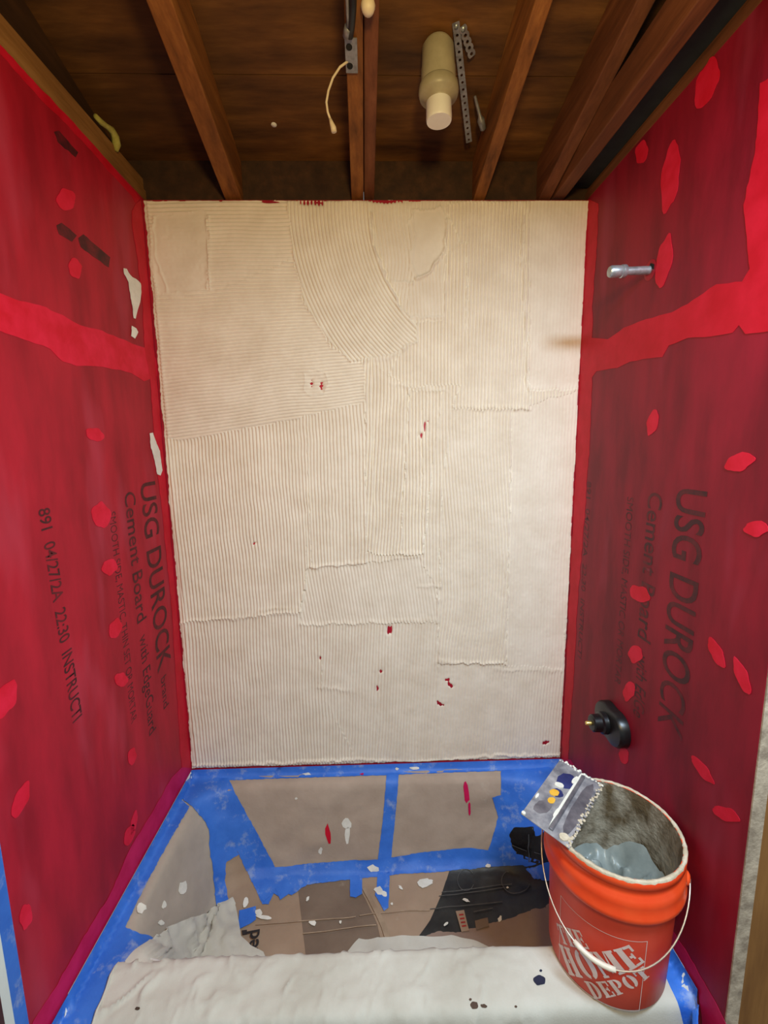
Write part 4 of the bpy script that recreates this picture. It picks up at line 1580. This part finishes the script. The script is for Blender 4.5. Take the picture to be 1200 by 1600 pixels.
pt = deck(684, 70)
pbm = at(686, 190, 1, pt.y)
pv = tag(empty('pvc_stub'), 'white plastic pipe stub with coupling and cap hanging under the roof', 'pipe')
Lp = (pt - pbm).length
ax = (pbm - pt).normalized()
k_ = 0.5 * 38 / F * (pbm - CAM).length * 0.96
m = MB()
m.lathe(pt - ax * 0.004, ax, [(k_ * .80, 0), (k_ * 1.00, .012), (k_ * 1.04, Lp * .30), (k_ * 1.08, Lp * .34), (k_ * 1.10, Lp * .52)], 32)
m.build('pipe', M['pvc'], pv, True)
m = MB()
m.lathe(pt, ax, [(k_ * 1.10, Lp * .50), (k_ * 1.24, Lp * .54), (k_ * 1.28, Lp * .62), (k_ * 1.20, Lp * .68), (k_ * .82, Lp * .72), (k_ * .76, Lp * .78)], 32)
m.build('coupling', M['pvc'], pv, True)
m = MB()
m.lathe(pt, ax, [(k_ * .78, Lp * .74), (k_ * .80, Lp * .75), (k_ * .82, Lp * .96), (k_ * .81, Lp * .985), (k_ * .78, Lp), (.0001, Lp * 1.001)], 32)
m.build('cap', M['pvc_cap'], pv, auto=40)


# perforated hanger straps
def strap(a_px, b_px, d0, d1, nh, label, wid=.018):
    A, Bp = deck(*a_px, d0), deck(*b_px, d1)
    r = (Bp - A)
    L = r.length
    r.normalize()
    toc = (CAM - A).normalized()
    sidev = r.cross(toc).normalized()
    nn = sidev.cross(r).normalized()
    root = tag(empty('hanger_strap'), label, 'strap', 'perforated straps under the roof')
    bm = bmesh.new()
    # plate with square-cut round holes, built as a strip of cells
    cells = nh
    for i in range(cells):
        s0, s1 = L * i / cells, L * (i + 1) / cells
        c = (s0 + s1) / 2
        hr = wid * .20
        outer = []
        inner = []
        for k2 in range(12):
            a = 2 * math.pi * (k2 + .5) / 12
            x, y = math.cos(a), math.sin(a)
            t = 1 / max(abs(x) / ((s1 - s0) / 2), abs(y) / (wid / 2))
            outer.append((c + x * t, y * t))
            inner.append((c + hr * x, hr * y))
        for k2 in range(12):
            q = [outer[k2], outer[(k2 + 1) % 12], inner[(k2 + 1) % 12], inner[k2]]
            vsq = [bm.verts.new(A + r * u + sidev * v + nn * .0005) for u, v in q]
            bm.faces.new(vsq)
    bmesh.ops.remove_doubles(bm, verts=bm.verts[:], dist=1e-5)
    me = bpy.data.meshes.new('strap_band')
    bm.to_mesh(me)
    bm.free()
    o_ = link('strap_band', me, M['strap'], root)
    md = o_.modifiers.new('thickness', 'SOLIDIFY')
    md.thickness = .0012
    m_ = MB()
    m_.lathe(A + r * (L * .5 / cells) + nn * .0012, nn, [(wid * .32, 0), (wid * .30, .002), (.0001, .0035)], 12)
    m_.build('screw', M['galv'], root, True)
    return root


strap((712, 34), (733, 222), .004, .030, 17, 'long perforated steel strap hanging beside the white pipe stub')
strap((722, 40), (738, 88), .004, .012, 5, 'short dark perforated strap end behind the long strap', .020)

# knock-out bracket and cables on the middle rafter
A, Bp = under(548, 58, .003), under(550, 113, .003)
r = (Bp - A).normalized()
sd = r.cross(RN).normalized()
if sd.x < 0:
    sd = -sd
wb = (under(559, 90) - under(540, 90)).length / 2
br = tag(empty('cable_bracket'), 'small steel bracket with two dark holes on the middle rafter', 'bracket')
m = MB()
L = (Bp - A).length
m.prism([A - sd * wb, A + sd * wb, Bp + sd * wb, Bp - sd * wb], RN * -.003)
o = m.build('plate', M['strap'], br, bevel=.0008)
for f in (.24, .78):
    m = MB()
    m.lathe(A + r * (L * f) - sd * (wb * .32) - RN * .0029, -RN, [(wb * .52, 0), (wb * .50, .0008), (.0001, .001)], 16)
    m.build('hole', M['hole'], br)
hang = under(538, 96, .004)
yv = hang.y
wp = [hang + sd * 0.008]
for px, py in ((531, 105), (520, 122), (513, 142), (510, 160), (512, 175), (516, 186)):
    wp.append(at(px, py, 1, yv))
cw = tag(empty('white_cable'), 'white cable dangling from the steel bracket under the roof', 'cable')
m = MB()
m.tube(wp, .0028, 8)
m.build('sheath', M['cable_white'], cw, True)
m = MB()
m.tube([wp[-1], at(518, 192, 1, yv), at(521, 200, 1, yv), at(522, 206, 1, yv)], [.0036, .0050, .0072, .0066], 10)
m.build('cable_end', M['cable_white'], cw, True)
m = MB()
m.tube([under(546, 57, .008), under(549, 40, .010), under(551, 15, .012), under(552, -40, .012)], .0085, 10)
bc = m.build('black_cable', M['cable_black'], None, True)
tag(bc, 'black cable running along the middle rafter above the bracket', 'cable')
m = MB()
m.tube([under(542, 57, .006), under(545, 42, .008)], .010, 10)
m.tube([under(544, 42, .012), under(543, 20, .014), under(541, -30, .014)], .0035, 8)
gc = m.build('cable_connector', M['strap'], None, True)
tag(gc, 'dull grey cable connector with thin wire beside the black cable', 'connector')
m = MB()
cpt = under(575, 6, .006)
m.lathe(cpt + RN * .004, -RN, [(.014, 0), (.016, .010), (.012, .022), (.004, .026), (.0001, .0262)], 14)
tag(m.build('wire_nut', M['cable_white'], None, True), 'pale plastic wire nut on the rafter at the top edge', 'connector')
# dab of old foam on the left framing
m = MB()
fo_ = [at(px, py, 0, -HW - .003) for px, py in ((149, 181), (157, 190), (166, 197), (174, 203), (180, 214), (182, 226), (182, 236))]
m.tube(fo_, [.006, .008, .007, .010, .012, .012, .005], 8)
tag(m.build('foam_dab', M['foam'], None, True), 'yellowish foam dab squeezed onto framing above the left wall', 'foam')
m = MB()
kp = deck(428, 195, .0)
m.lathe(kp + RN * .002, -RN, [(.010, 0), (.008, .003), (.0001, .004)], 10)
tag(m.build('mortar_fleck', M['mortar_dry'], None, True), 'pale fleck stuck on the plywood left of middle rafter', 'splatter')
tpx = deck(749, 175, .02)
m = MB()
m.lathe(deck(742, 150, .01), (deck(749, 178, .03) - deck(742, 150, .01)), [(.004, 0), (.005, .05), (.011, .06), (.009, .085), (.0001, .09)], 12)
tag(m.build('grey_cable_end', M['strap'], None, True), 'dim grey cable end hanging behind the long strap', 'cable')
